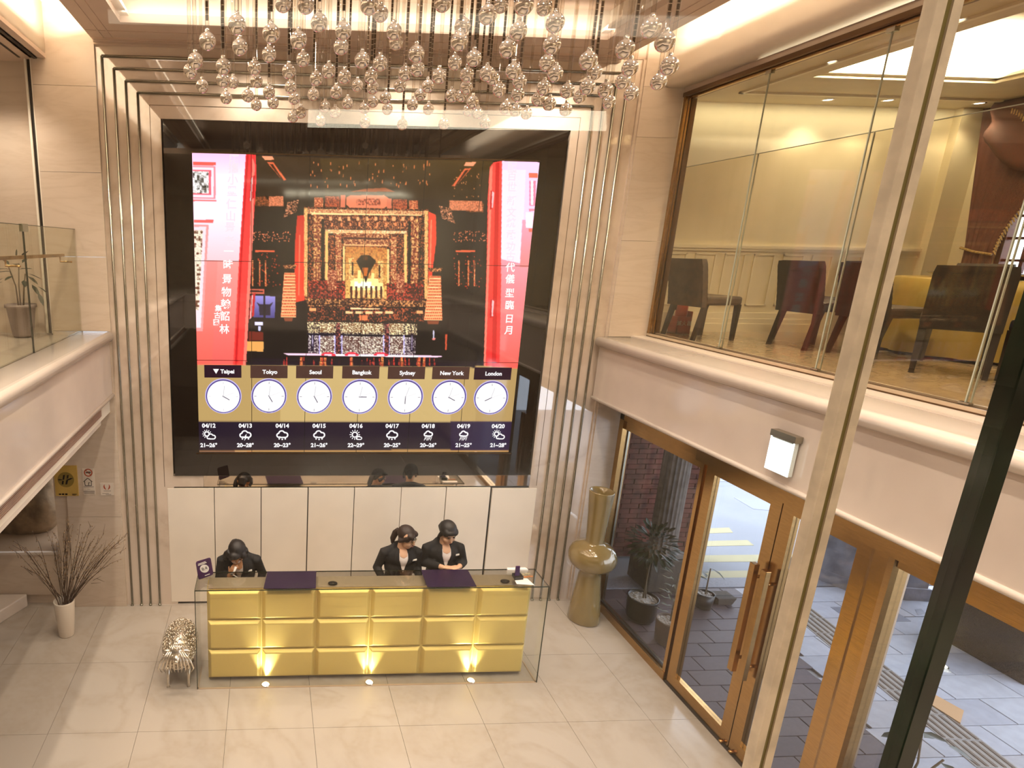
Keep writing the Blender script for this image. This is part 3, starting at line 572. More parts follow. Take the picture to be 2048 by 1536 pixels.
fill([(509, 643), (526, 643), (526, 650), (509, 650)], (225, 220, 255)); fill([(516, 652), (522, 652), (521, 662), (517, 662)], (200, 200, 245)); fill([(497, 662), (527, 664), (527, 681), (497, 681)], (110, 35, 25)); fill([(494, 682), (528, 683), (527, 703), (493, 702)], (225, 160, 85))
fill([(865, 660), (868, 660), (868, 676), (865, 676)], (200, 195, 220)); fill([(863, 676), (871, 676), (869, 680), (864, 680)], (230, 130, 120)); fill([(889, 668), (893, 668), (892, 700), (889, 700)], (210, 80, 50))
# open red doors
fill([(383, 303), (492, 308), (484, 522), (470, 735), (380, 735), (380, 520)], (255, 228, 248), (255, 228, 248)); fill([(383, 303), (492, 308), (490, 350), (385, 345)], (255, 190, 235), (255, 225, 245))
fill([(388, 440), (490, 440), (484, 522), (385, 520)], (255, 228, 246), (255, 196, 205)); fill([(388, 520), (484, 522), (468, 736), (390, 736)], (255, 150, 145), (252, 88, 82)); fill([(388, 520), (436, 521), (424, 736), (390, 736)], (252, 140, 135), (250, 92, 80))
fill([(492, 308), (512, 310), (513, 360), (505, 480), (490, 735), (466, 735), (478, 522)], (240, 45, 50), (250, 60, 55)); fill([(493, 310), (498, 310), (484, 522), (474, 735), (469, 735), (480, 522)], (200, 22, 30)); fill([(505, 315), (510, 330), (506, 470), (492, 735), (486, 735), (500, 470)], (255, 120, 105)); 
for y0 in (350, 585): fill([(501, y0+6), (511, y0), (508, y0+46), (498, y0+54)], (190, 20, 26)); fill([(503, y0+6), (506, y0+4), (503, y0+50), (500, y0+53)], (255, 190, 190))
def frame(x0, y0, x1, y1, c_in, spk, w_=6):
    rect(x0, y0-8, x1, y0-1, (240, 90, 80)); rect(x0, y0, x1, y1, (255, 140, 150)); rect(x0, y0+3, x1-4, y1-3, (255, 225, 245)); rect(x0, y0+8, x1-9, y1-8, (245, 100, 115)); rect(x0, y0+11, x1-14, y1-11, c_in, c2=spk, thr=.62, cell=5); rect(x0, y1+2, x1+2, y1+5, (235, 110, 110))
frame(386, 332, 432, 398, (255, 250, 250), (30, 25, 15)); 
fill([(388, 440), (428, 440), (427, 446), (388, 446)], (245, 100, 95)); fill([(388, 450), (418, 450), (406, 662), (392, 662)], (255, 150, 150)); fill([(388, 454), (413, 454), (402, 655), (392, 655)], (255, 215, 225)); fill([(388, 460), (406, 460), (398, 620), (391, 620)], (255, 240, 215), c2=(90, 40, 20), thr=.66, cell=5)
fill([(1003, 322), (1078, 325), (1064, 522), (1040, 740), (998, 740), (1001, 522)], (255, 205, 245)); fill([(1003, 340), (1050, 340), (1042, 530), (1001, 530)], (255, 222, 248)); fill([(1001, 518), (1064, 532), (1038, 742), (996, 742)], (255, 150, 165), (250, 85, 75)); fill([(1043, 440), (1072, 440), (1064, 534), (1038, 534)], (255, 160, 185), (252, 130, 130))
fill([(978, 335), (986, 325), (1003, 322), (1001, 530), (997, 742), (966, 740), (972, 530), (974, 400)], (245, 70, 60), (245, 45, 45)); fill([(990, 326), (998, 325), (995, 530), (990, 742), (982, 742), (986, 530)], (200, 25, 28)); fill([(978, 340), (984, 330), (978, 520), (970, 735), (966, 735), (973, 520)], (255, 120, 100))
for y0 in (382, 598): fill([(980, y0), (986, y0), (984, y0+36), (978, y0+38)], (190, 20, 26)); fill([(983, y0), (987, y0+4), (985, y0+34), (982, y0+34)], (255, 185, 190))
rect(1056, 346, 1074, 356, (245, 110, 85)); rect(1057, 362, 1070, 412, (255, 130, 160)); rect(1060, 362, 1065, 410, (255, 235, 250)); rect(1056, 418, 1070, 423, (255, 140, 160)); rect(1050, 425, 1064, 456, (255, 238, 252)); rect(1056, 458, 1064, 464, (245, 110, 90))
# clocks and weather bands
fill([(390, 728.5), (1050, 736), (1050, 850), (390, 850)], (176, 146, 92)); fill([(560, 730), (900, 735), (900, 845), (560, 843)], (192, 164, 108)); fill([(950, 730), (1040, 737), (1040, 848), (950, 846)], (168, 138, 86))
fill([(395, 842), (1025, 843), (1025, 899), (395, 899)], (26, 12, 34), (22, 10, 30)); fill([(395, 899), (1025, 898), (1025, 910), (395, 910)], (170, 128, 74)); fill([(900, 842), (1025, 843), (1025, 899), (900, 899)], (30, 14, 52)); fill([(395, 899), (470, 899), (470, 910), (395, 910)], (110, 75, 45))
cv_ = (cv_*2+np.roll(cv_, 1, 0)+np.roll(cv_, -1, 0)+np.roll(cv_, 1, 1)+np.roll(cv_, -1, 1))/6; cv_ = np.clip(cv_, 0, 255)/255.; LCV = np.where(cv_ <= .04045, cv_/12.92, ((cv_+.055)/1.055)**2.4)
scm = bpy.data.materials.new('screen_picture'); scm.use_nodes = True; N = scm.node_tree.nodes; Lk = scm.node_tree.links; bs = N['Principled BSDF']
va = N.new('ShaderNodeVertexColor'); va.layer_name = 'picture'; bs.inputs['Base Color'].default_value = (.01, .01, .01, 1); bs.inputs['Roughness'].default_value = .06; bs.inputs['IOR'].default_value = 1.6; bs.inputs['Emission Strength'].default_value = 1.35
Lk.new(va.outputs[0], bs.inputs['Emission Color'])
YS = -.020
for j in range(3):
    for i in range(6):
        x0 = SX0+(SX1-SX0)*i/6+.0028; x1 = SX0+(SX1-SX0)*(i+1)/6-.0028; z1 = SZ1-(SZ1-SZ0)*j/3-.0028; z0 = SZ1-(SZ1-SZ0)*(j+1)/3+.0028
        nx, nz = (126, 223) if j < 2 else (42, 75)
        gx = np.linspace(x0, x1, nx+1); gz = np.linspace(z1, z0, nz+1); GX_, GZ_ = np.meshgrid(gx, gz)
        nv = (nx+1)*(nz+1); co = np.empty((nv, 3), np.float32); co[:, 0] = GX_.ravel(); co[:, 1] = YS; co[:, 2] = GZ_.ravel()-3.4
        a = (np.arange(nz)[:, None]*(nx+1)+np.arange(nx)[None]).ravel(); fc = np.stack([a, a+nx+1, a+nx+2, a+1], 1).ravel()
        # thin housing behind the picture gives each screen its depth
        hb = np.array([(x0, YS, z0-3.4), (x1, YS, z0-3.4), (x1, YS, z1-3.4), (x0, YS, z1-3.4), (x0, -.018, z0-3.4), (x1, -.018, z0-3.4), (x1, -.018, z1-3.4), (x0, -.018, z1-3.4)], np.float32)
        hf = np.array([(0, 1, 5, 4), (1, 2, 6, 5), (2, 3, 7, 6), (3, 0, 4, 7)])+nv; nf = nx*nz+4
        me = bpy.data.meshes.new('display_panel'); me.vertices.add(nv+8); me.vertices.foreach_set('co', np.concatenate([co, hb]).ravel()); me.loops.add(nf*4); me.polygons.add(nf)
        me.loops.foreach_set('vertex_index', np.concatenate([fc, hf.ravel()]).astype(np.int32)); me.polygons.foreach_set('loop_start', np.arange(nf, dtype=np.int32)*4); me.update(calc_edges=True)
        ci = np.clip(((GX_-SX0)/(SX1-SX0)*CW).astype(int), 0, CW-1).ravel(); ri = np.clip(((SZ1-GZ_)/(SZ1-SZ0)*CH).astype(int), 0, CH-1).ravel()
        colr = np.zeros((nv+8, 4), np.float32); colr[:nv, :3] = LCV[ri, ci]; colr[:, 3] = 1
        at = me.color_attributes.new('picture', 'FLOAT_COLOR', 'POINT'); at.data.foreach_set('color', colr.ravel())
        me.materials.append(scm); o = bpy.data.objects.new('display_panel', me); COL.objects.link(o); o.parent = tvw
# hinting line round the screens
b = MB()
for (xa, xb, za, zb) in ((SX0-.03, SX1+.03, SZ0-.02, SZ0-.004), (SX0-.004, SX1+.004, SZ1, SZ1+.012)): b.box(xa, xb, -.022, -.018, za, zb)
b.build('screen_frame', M['brassd'], tvw)
WHT = emit('screen_white', (1.0, .97, 1.0), 1.15); LBL = emit('screen_label_reflection', lin((86, 58, 50)), 1.); LBD = emit('screen_label_dark', lin((48, 22, 38)), 1.); RIM = emit('screen_rim', lin((100, 84, 160)), 1.); RIMH = emit('screen_rim_pale', lin((215, 205, 255)), 1.); FACE = emit('screen_face', (1.0, .98, 1.0), 1.2); HAND = emit('screen_hand', lin((120, 112, 130)), 1.); FAINT = emit('screen_faint', lin((216, 214, 222)), 1.); GLYPH = emit('screen_glyph', (1., 1., 1.), 1.12); GLYPH2 = emit('screen_glyph_pale', lin((255, 238, 250)), 1.05)
y1, y2, y3, y4 = -.0215, -.0225, -.0235, -.0245
cities = [('▼ Taipei', 446, 742, 447, 792, 35, 120, 3), ('Tokyo', 538, 743, 538, 791.5, 34.5, 150, 3), ('Seoul', 629, 743.5, 628.5, 792.5, 34.5, 151, 3), ('Bangkok', 721, 744, 719, 793, 34.5, 90, 6), ('Sydney', 812, 745, 810, 793.5, 34.5, 181, 9), ('New York', 900.5, 745.5, 897, 794, 34, 118, 8), ('London', 984, 746.5, 980.5, 795, 33.3, 243, 8)]
for k, (nm, lx, ly, cx_, cy_, rp, hh, mm) in enumerate(cities):
    a = at_y((cx_-rp, cy_), 0); b2 = at_y((cx_+rp, cy_), 0); cc = at_y((cx_, cy_), 0); r = (b2.x-a.x)/2
    L0 = at_y((lx-37, ly), 0); L1 = at_y((lx+37, ly), 0); lc = at_y((lx, ly), 0)
    o = MB().box(L0.x, L1.x, y1, -.0205, lc.z-.068, lc.z+.068).build('city_label', LBD if k in (0, 6) else LBL, tvw)  # middle labels paler: reflection on the screen put into their colour
    text_mesh(nm, .060, WHT, (lc.x+(.01), y2, lc.z-.002), o, 'city_name', bold=.0022)
    f = MB().disc((cc.x, y1, cc.z), r*.93, (0, -1, 0), 48).build('clock_face', FACE, tvw)
    MB().disc((cc.x, y2, cc.z), r, (0, -1, 0), 48, r*.92).build('clock_rim', RIM, f); MB().disc((cc.x, y2, cc.z+.004), r*1.04, (0, -1, 0), 48, r*.985).build('rim_highlight', RIMH, f)
    t = MB()
    for q in range(4):
        a_ = R_(90*q); d = Vector((math.sin(a_), math.cos(a_))); e_ = Vector((d.y, -d.x))*.0025
        t.add([(cc.x+p.x, y2, cc.z+p.y) for p in (d*r*.72-e_, d*r*.86-e_, d*r*.86+e_, d*r*.72+e_)], [(0, 1, 2, 3)])
    t.build('tick_mark', FAINT if k < 1 else HAND, f)
    for an, ln, wd, mt, nm2 in ((hh, .40, .0048, HAND, 'hour_hand'), (mm*2, .62, .003, FAINT, 'minute_hand'), (70, .66, .0015, FAINT, 'second_hand')):
        a_ = R_(an); d = Vector((math.sin(a_), math.cos(a_))); e_ = Vector((d.y, -d.x))*wd
        MB().add([(cc.x+p.x, y3, cc.z+p.y) for p in (-d*r*.06-e_, d*r*ln-e_, d*r*ln+e_, -d*r*.06+e_)], [(0, 1, 2, 3)]).build(nm2, mt, f)
wx = [('04/12', '21~26°', 418, 'sc'), ('04/13', '20~28°', 491, 'st'), ('04/14', '20~23°', 564.5, 'rn'), ('04/15', '21~26°', 638, 'rn'), ('04/16', '22~29°', 711.5, 'su'), ('04/17', '20~25°', 783.5, 'rn'), ('04/18', '20~26°', 855.5, 'sh'), ('04/19', '21~25°', 926, 'sh'), ('04/20', '21~28°', 995, 'sc')]
def stroke(b, pts, w_, y, close=False):
    n = len(pts)
    for i in range(n if close else n-1):
        a = Vector(pts[i]); c2 = Vector(pts[(i+1) % n]); d = (c2-a)
        if d.length < 1e-6: continue
        d.normalize(); nn = Vector((-d.y, d.x))*w_/2; a = a-d*w_*.25; c2 = c2+d*w_*.25
        b.add([(p.x, y, p.y) for p in (a-nn, c2-nn, c2+nn, a+nn)], [(0, 1, 2, 3)])
def cloud_pts(cx_, cz_, s):
    circ = [(-.42, -.06, .26), (-.08, .16, .36), (.36, -.02, .32), (0, -.16, .30)]; out = []
    for k in range(40):
        a = 2*math.pi*k/40; d = (math.cos(a), math.sin(a)); best = 0
        for (x, z, r) in circ:
            bq = d[0]*x+d[1]*z; disc_ = bq*bq-(x*x+z*z-r*r)
            if disc_ > 0: best = max(best, bq+math.sqrt(disc_))
        z = max(d[1]*best, -.34); out.append((cx_+d[0]*best*s, cz_+z*s))
    return out
for dt, tm, x, ic in wx:
    dz = at_y((x, 850.5+(x-418)*.002), 0); tz = at_y((x, 889.5), 0); iz = at_y((x+(1 if ic == 'sc' else 0), 869.5), 0)
    text_mesh(dt, .064, WHT, (dz.x, y2, dz.z), tvw, 'forecast_date', bold=.0025); text_mesh(tm, .062, WHT, (tz.x, y2, tz.z), tvw, 'forecast_range', bold=.0025)
    b = MB(); s = .078; X, Z = iz.x, iz.z; W_ = .013
    def sun(sx, sz, r, rays, skip=()):
        stroke(b, [(sx+r*math.cos(2*math.pi*k/24), sz+r*math.sin(2*math.pi*k/24)) for k in range(24)], W_, y2, True)
        for k in range(rays):
            if k in skip: continue
            a = 2*math.pi*k/rays; stroke(b, [(sx+r*1.5*math.cos(a), sz+r*1.5*math.sin(a)), (sx+r*2.0*math.cos(a), sz+r*2.0*math.sin(a))], .008, y2)
    if ic == 'sc': sun(X-.026, Z+.016, .024, 12, (9, 10, 11)); stroke(b, cloud_pts(X+.020, Z-.018, .066), W_, y3, True)
    elif ic == 'su': sun(X-.014, Z+.008, .028, 12); stroke(b, cloud_pts(X+.034, Z-.032, .044), .010, y3, True)
    else:
        stroke(b, cloud_pts(X, Z+(.006 if ic != 'sh' else .014), s*(1.12 if ic != 'sh' else .85)), W_+.002, y2, True)
        if ic in ('rn', 'st'):
            for q in (-1, 0, 1): 
                if not (ic == 'st' and q == 0): b.disc((X+q*.033, y2, Z-.040-(.006 if q == 0 else 0)), .009, (0, -1, 0), 12)
        if ic == 'st': b.add([(X+p, y3, Z+q) for p, q in ((.012, .018), (-.018, -.022), (-.002, -.022), (-.014, -.062), (.026, -.012), (.008, -.012))], [(0, 1, 2, 3, 4, 5)])
        if ic == 'sh':
            for q in range(6): xx = X-.036+.014*q; stroke(b, [(xx+.006, Z-.018), (xx-.006, Z-.058+.012*(q % 3 == 1))], .006, y2)
    b.build('weather_icon', WHT, tvw)
lt = '歷攜小墨仁山景老一時景物翰韶林'; LY = [321, 338, 361, 384, 410, 434, 456, 484, 504, 531, 559, 585, 609, 633, 659]
for k, chh in enumerate(lt):
    t = (LY[k]-321)/338; p = at_y((468-19*t, LY[k]), 0); text_mesh(chh, .105, GLYPH if k > 7 else GLYPH2, (p.x, y2, p.z), tvw, 'door_character', bold=.002)
for k, chh in enumerate('集古園'): p = at_y((437-2*k, 617+14*k), 0); text_mesh(chh, .07, GLYPH, (p.x, y2, p.z), tvw, 'door_character', bold=.002)
rt_ = '配百世新文統武功古代儀型臨日月'; RY = [335, 354, 376, 403, 426, 447, 471, 494, 514, 536, 559, 587, 611, 638, 661]
for k, chh in enumerate(rt_): t = (RY[k]-335)/326; p = at_y((1022.5-6*t, RY[k]), 0); text_mesh(chh, .10, GLYPH if k > 8 else GLYPH2, (p.x, y2, p.z), tvw, 'door_character', bold=.002)
# ================================================================== PEOPLE
SKIN = mat('skin', (.62, .36, .22), .5, var=.03, scale=8); SUIT = mat('black_suit', (.006, .0045, .0045), .8, var=.1, scale=90); BLS = mat('white_blouse', (.80, .71, .66), .7, var=.04, scale=30)
HAIR = mat('black_hair', (.010, .005, .004), .55, var=.3, scale=60, stretch=(8, 8, 1)); HAIRB = mat('dark_brown_hair', (.030, .012, .007), .55, var=.3, scale=60, stretch=(8, 8, 1)); LIP = mat('lips', (.50, .16, .11), .5); EYE = mat('dark_eye', (.02, .012, .01), .2); MASKM = mat('face_mask', (.78, .60, .50), .7); SKIN2 = mat('skin_warm', (.52, .25, .11), .5, var=.03)
def remesh(mb, name, mt, parent, vox, smooth=2, fac=.5):
    o = mb.build(name, mt, None, fix=False); m = o.modifiers.new('r', 'REMESH'); m.mode = 'VOXEL'; m.voxel_size = vox; m.use_smooth_shade = True
    s = o.modifiers.new('s', 'SMOOTH'); s.iterations = smooth; s.factor = fac
    bpy.context.view_layer.update(); dg = bpy.context.evaluated_depsgraph_get(); me = bpy.data.meshes.new_from_object(o.evaluated_get(dg)); bpy.data.objects.remove(o)
    me.name = name; me.materials.clear(); me.materials.append(mt); me.polygons.foreach_set('use_smooth', [True]*len(me.polygons))
    n = bpy.data.objects.new(name, me); COL.objects.link(n); n.parent = parent; return n
def bvh(o):
    return BVHTree.FromPolygons([v.co[:] for v in o.data.vertices], [list(p.vertices) for p in o.data.polygons])
def drape(tree, pts, name, mt, parent, off=.003, frm=-1.0, n=9):
    """cut a flat patch outline (x, z) from the front and lay it on a body surface"""
    xs = [p[0] for p in pts]; zs = [p[1] for p in pts]; vs = []; fs = []; idx = {}
    x0, x1, z0, z1 = min(xs), max(xs), min(zs), max(zs); nz = max(3, int((z1-z0)/.008)); last = None
    def span(z):
        xx = []
        for i in range(len(pts)):
            (ax, az), (bx, bz) = pts[i], pts[(i+1) % len(pts)]
            if (az > z) != (bz > z): xx.append(ax+(bx-ax)*(z-az)/(bz-az))
        return (min(xx), max(xx)) if len(xx) > 1 else None
    rows = []
    for k in range(nz+1):
        z = z0+1e-4+(z1-z0-2e-4)*k/nz; sp = span(z)
        if not sp: continue
        row = []
        for q in range(n):
            x = sp[0]+(sp[1]-sp[0])*q/(n-1); h = tree.ray_cast(Vector((x, frm, z)), Vector((0, 1, 0)))
            row.append((x, (h[0].y if h[0] else 0)-off, z))
        rows.append(row)
    for r in rows: vs += r
    for k in range(len(rows)-1):
        for q in range(n-1): a = k*n+q; fs.append((a, a+1, a+n+1, a+n))
    b = MB(); b.add(vs, fs, True); o0 = parent; me_o = b.build(name, mt, None, fix=True); me_o.parent = parent
    sm = me_o.modifiers.new('t', 'SOLIDIFY'); sm.thickness = .002; sm.offset = 1; return me_o
def hand(b, wrist, dirv, palm_n, curl=.5, s=1., thumb=1):
    """palm with four unequal bent fingers and a thumb from its side"""
    d = Vector(dirv).normalized(); nrm = Vector(palm_n); nrm = (nrm-d*nrm.dot(d)).normalized(); sd = d.cross(nrm)*thumb; w_ = Vector(wrist)
    pc_ = w_+d*.045*s
    for q in (-1.5, -.5, .5, 1.5): b.tube([w_+sd*q*.010*s, w_+d*.045*s+sd*q*.017*s, w_+d*.085*s+sd*q*.018*s], [.012*s, .014*s, .010*s], 8)
    for k, (q, ln) in enumerate(((1.5, .070), (.5, .080), (-.5, .075), (-1.5, .058))):
        p = w_+d*.082*s+sd*q*.019*s; pts = [p-d*.02*s]; a = 0; v = d.copy()
        for seg, f in enumerate((.45, .32, .23)):
            pts.append(p); a = curl*(.7+.25*seg); v = (v*math.cos(a)+nrm*math.sin(a)).normalized(); p = p+v*ln*f*s
        pts.append(p); b.tube(pts, [.0085*s, .0085*s, .008*s, .0072*s, .006*s], 8)
    p = w_+d*.025*s+sd*.026*s; v = (d*.6+sd*.75+nrm*.25).normalized(); pts = [w_+d*.012*s+sd*.012*s, p]
    for f in (.035, .028): p = p+v*f*s; v = (v+d*.5).normalized(); pts.append(p)
    b.tube(pts, [.013*s, .0115*s, .0095*s, .0075*s], 8)
def person(name, label, x, y, lean, head_c, yaw, pitch, roll, arms, build):
    """seated figure facing -y; lean = forward shift of shoulders; head_c = head centre in local space"""
    t = thing(name, label, 'person', (x, y, 0)); hr = Matrix.Rotation(yaw, 3, 'Z') @ Matrix.Rotation(pitch, 3, 'X') @ Matrix.Rotation(roll, 3, 'Y'); hc = Vector(head_c)
    def hp(p): return hc+hr @ Vector(p)
    b = MB(); j = MB()
    nb = Vector((0, lean*.9, 1.075)); ch = Vector((0, lean*.6, .94))
    # torso, legs
    for (c, sc_) in (((0, .03, .60), (.165, .12, .12)), ((0, .02+lean*.2, .72), (.135, .095, .13)), ((0, lean*.45, .86), (.150, .100, .13)), ((0, lean*.75, .98), (.155, .090, .10))): b.ball(c, 1, 16, 10, sc_); j.ball(c, 1, 20, 12, (sc_[0]+.014, sc_[1]+.016, sc_[2]+.016))
    b.tube([(0, lean*.7+.01, 1.0), nb, hp((0, .015, -.06))], [.055, .047, .044], 14)
    for s in (-1, 1):
        b.tube([(s*.085, .04, .58), (s*.10, -.14, .585), (s*.105, -.28, .56)], [.085, .075, .056], 12); b.tube([(s*.105, -.28, .56), (s*.105, -.26, .34), (s*.105, -.22, .10)], [.056, .050, .034], 12)
        b.tube([(s*.105, -.20, .05), (s*.108, -.28, .035), (s*.11, -.35, .028)], [.036, .034, .024], 10)
    j.tube([(-.155, lean*.85+.01, 1.035), (-.085, lean*.9+.015, 1.068), (-.052, lean*.9+.045, 1.105), (0, lean*.9+.062, 1.112), (.052, lean*.9+.045, 1.105), (.085, lean*.9+.015, 1.068), (.155, lean*.85+.01, 1.035)], [.046, .042, .026, .024, .026, .042, .046], 12)
    b.tube([(-.15, lean*.85+.01, 1.035), (0, lean*.9+.01, 1.05), (.15, lean*.85+.01, 1.035)], [.03, .045, .03], 10)
    for s in (-1, 1):
        A = arms[s]; sh_ = Vector((s*.172, lean*.85, 1.035)); el = Vector(A['elbow']); wr_ = Vector(A['wrist']); m1 = sh_.lerp(el, .5); m2 = el.lerp(wr_, .45)
        b.tube([sh_, m1, el], [.046, .042, .036], 10); b.tube([el, m2, wr_], [.036, .034, .024], 10)
        j.tube([sh_+Vector((-s*.03, 0, .005)), sh_, m1, el], [.050, .053, .047, .043], 12); j.tube([el, m2, el.lerp(wr_, .86)], [.044, .042, .036], 12)
        j.ball(el, .045, 12, 8)
        hand(b, wr_, A['dir'], A['palm'], A.get('curl', .5), .95, A.get('thumb', 1))
    # head
    b.ball(hp((0, .012, .03)), 1, 20, 14, (.076, .092, .088)); b.ball(hp((0, -.022, -.035)), 1, 16, 12, (.060, .066, .072)); b.ball(hp((0, -.052, -.078)), 1, 12, 8, (.030, .028, .026))
    b.tube([hp((0, -.078, .018)), hp((0, -.094, -.012)), hp((0, -.098, -.026))], [.009, .012, .014], 8)
    for s in (-1, 1): b.ball(hp((s*.074, .012, -.012)), 1, 10, 8, (.012, .018, .030)); b.ball(hp((s*.038, -.058, -.028)), 1, 10, 8, (.026, .022, .022))
    body = remesh(b, 'body', build.get('skin', SKIN), t, .0058, 2)
    jk = remesh(j, 'jacket', SUIT, t, .010, 3); tree = bvh(jk); tb = bvh(body)
    # open neck of the jacket: blouse patch with lapels
    zt, zb, wt, tx = build['v']
    vpts = [(tx-wt, zt), (tx+wt, zt), (tx+wt*.82, zt-.06), (tx+wt*.45, (zt+zb)/2-.03), (tx, zb), (tx-wt*.45, (zt+zb)/2-.03), (tx-wt*.82, zt-.06)]
    drape(tree, vpts, 'blouse', BLS, t, .004)
    ns = [(tx-wt*.55, zt+.042), (tx+wt*.55, zt+.042), (tx+wt*.72, zt+.01), (tx+wt*.62, zt-.03), (tx, zt-.045), (tx-wt*.62, zt-.03), (tx-wt*.72, zt+.01)]; drape(tree, ns, 'neck_skin', build.get('skin', SKIN), t, .0065)
    for s in (-1, 1):
        lp = [(tx+s*wt*.75, zt+.03), (tx+s*(wt+.028), zt-.0), (tx+s*(wt+.042), zt-.07), (tx+s*(wt*.55+.03), (zt+zb)/2-.03), (tx+s*.004, zb-.012), (tx+s*wt*.42, (zt+zb)/2-.03), (tx+s*wt*.80, zt-.06)]
        drape(tree, lp, 'lapel', SUIT, t, .0075)
    nx_, nz_ = build['tag']; h = tree.ray_cast(Vector((nx_, -1, nz_)), Vector((0, 1, 0)))[0]
    if h: MB().hexa([(nx_-.032, h.y-.012, nz_-.004), (nx_+.032, h.y-.006, nz_+.006), (nx_+.032, h.y+.004, nz_+.006), (nx_-.032, h.y-.002, nz_-.004)], [(nx_-.033, h.y-.012, nz_+.010), (nx_+.031, h.y-.006, nz_+.020), (nx_+.031, h.y+.004, nz_+.020), (nx_-.033, h.y-.002, nz_+.010)]).build('name_tag', PAPER, None).parent = t
    # legs: trousers, shoes
    tr_ = MB()
    for s in (-1, 1):
        tr_.tube([(s*.08, .05, .58), (s*.10, -.14, .585), (s*.105, -.285, .56)], [.096, .085, .066], 12); tr_.tube([(s*.105, -.285, .56), (s*.105, -.265, .34), (s*.105, -.225, .085)], [.066, .060, .046], 12)
    tr_.ball((0, .04, .58), 1, 16, 10, (.178, .13, .10)); remesh(tr_, 'trousers', SUIT, t, .013, 2)
    for s in (-1, 1):
        q = MB(); q.ball((s*.107, -.27, .040), 1, 14, 8, (.042, .105, .038)); q.build('shoe', M['black'], None).parent = t
    # face
    for s in (-1, 1):
        e_ = MB(); c = hp((s*.031, -.074, .014)); e_.ball(c, 1, 10, 6, (.013, .006, .0045)); o = e_.build('eye', EYE, None); o.parent = t
        bw = MB(); bw.tube([hp((s*.014, -.080, .034)), hp((s*.032, -.078, .038)), hp((s*.050, -.064, .032))], [.0035, .0042, .002], 6); bw.build('eyebrow', HAIR, None).parent = t
    if not build.get('mask'): MB().ball(hp((0, -.084, -.052)), 1, 12, 6, (.021, .007, .006)).build('mouth', LIP, None).parent = t
    build['extra'](t, hp, hr, tree)
    dz = build.get('dz', 0)
    for c in kids(t):
        for v in c.data.vertices: v.co.z += dz*min(1, max(0, (v.co.z-.12)/.35))
    return t
def stool(x, y, lab, d=0):
    t = thing('office_stool', lab, 'stool', (x, y, 0), group='stools behind the reception desk')
    MB().lathe([(0, 0), (.20, .0), (.20, .02), (.03, .035), (.025, .37+d), (.0, .37+d)], (x, y, 0), 20, False).build('base', M['rod'], t)
    MB().lathe([(0, .36), (.17, .36), (.185, .38), (.185, .44), (.165, .457), (0, .46)], (x, y, d), 24, False).build('seat', M['black'], t)
YP = -.75
def hair_mesh(name, parts, mt, t, vox=.007, sm=2):
    b = MB()
    for p in parts:
        if p[0] == 'b': b.ball(p[1], 1, 18, 12, p[2])
        else: b.tube(p[1], p[2], 10)
    return remesh(b, name, mt, t, vox, sm)
# rotated ellipsoids follow the head through hp()
def hball(hp, hr, c, sc_):
    b = MB(); b.ball((0, 0, 0), 1, 18, 12, sc_); b.v = [tuple(hp(Vector(c)+Vector(v))) for v in b.v]; return b
def hair(t, hp, hr, balls, tubes, mt, name='hair', vox=.0065):
    b = MB()
    for c, s in balls: q = hball(hp, hr, c, s); b.add(q.v, q.f, True)
    for pts, r in tubes: b.tube([hp(p) for p in pts], r, 10)
    return remesh(b, name, mt, t, vox, 2)
def ex1(t, hp, hr, tree):
    hair(t, hp, hr, [((0, .024, .042), (.090, .097, .090)), ((-.028, -.050, .074), (.056, .040, .034)), ((-.060, -.045, .035), (.032, .042, .060)), ((.054, -.040, .055), (.034, .040, .044))],
         [([(-.075, .0, .06), (-.095, -.01, 0), (-.100, -.02, -.06), (-.092, -.035, -.105)], [.030, .036, .034, .018]), ([(.075, .01, .06), (.092, .005, 0), (.090, .0, -.05)], [.030, .030, .016]), ([(0, .07, .04), (0, .085, -.02), (0, .08, -.09)], [.05, .06, .045])], HAIR)
    q = hball(hp, hr, (0, -.052, -.045), (.054, .050, .040)); MB().add(q.v, q.f, True).build('face_mask', MASKM, None).parent = t
    for s in (-1, 1): MB().tube([hp((s*.048, -.062, -.03)), hp((s*.072, -.03, -.012)), hp((s*.080, .01, -.005))], .003, 6).build('mask_strap', PAPER, None).parent = t
    MB().box(.10, .128, -.128, -.121, 1.045, 1.06).add([(.098, -.13, 1.03), (.132, -.13, 1.03), (.122, -.128, 1.065)], [(0, 1, 2)]).build('lapel_pin', mat('pin_gold', (.60, .48, .30), .4, .3), None).parent = t
def ex2(t, hp, hr, tree):
    hair(t, hp, hr, [((0, .022, .040), (.086, .096, .088)), ((-.034, -.036, .066), (.046, .046, .034)), ((.036, -.040, .070), (.042, .042, .028)), ((-.060, -.018, .030), (.026, .040, .045)), ((.060, -.010, .030), (.024, .036, .045))],
         [([(-.068, -.02, .05), (-.078, .0, 0), (-.072, .04, -.03)], [.020, .022, .03]), ([(.068, -.02, .05), (.078, .02, 0), (.06, .05, -.03)], [.018, .020, .03]), ([(0, .105, .02), (0, .125, -.03), (-.01, .12, -.10), (-.015, .10, -.15)], [.032, .034, .03, .014])], HAIRB)
    g_ = MB()
    for s in (-1, 1): g_.tube([hp((s*.034+.026*math.cos(a), -.088+.006*abs(math.cos(a)), .010+.022*math.sin(a))) for a in np.linspace(0, 2*math.pi, 17)], .0025, 6, False); g_.tube([hp((s*.060, -.083, .014)), hp((s*.078, -.02, .010)), hp((s*.078, .02, .004))], .002, 6)
    g_.tube([hp((-.009, -.092, .014)), hp((.009, -.092, .014))], .002, 6); g_.build('glasses', mat('thin_brass_frame', (.28, .16, .05), .3, .9), None).parent = t
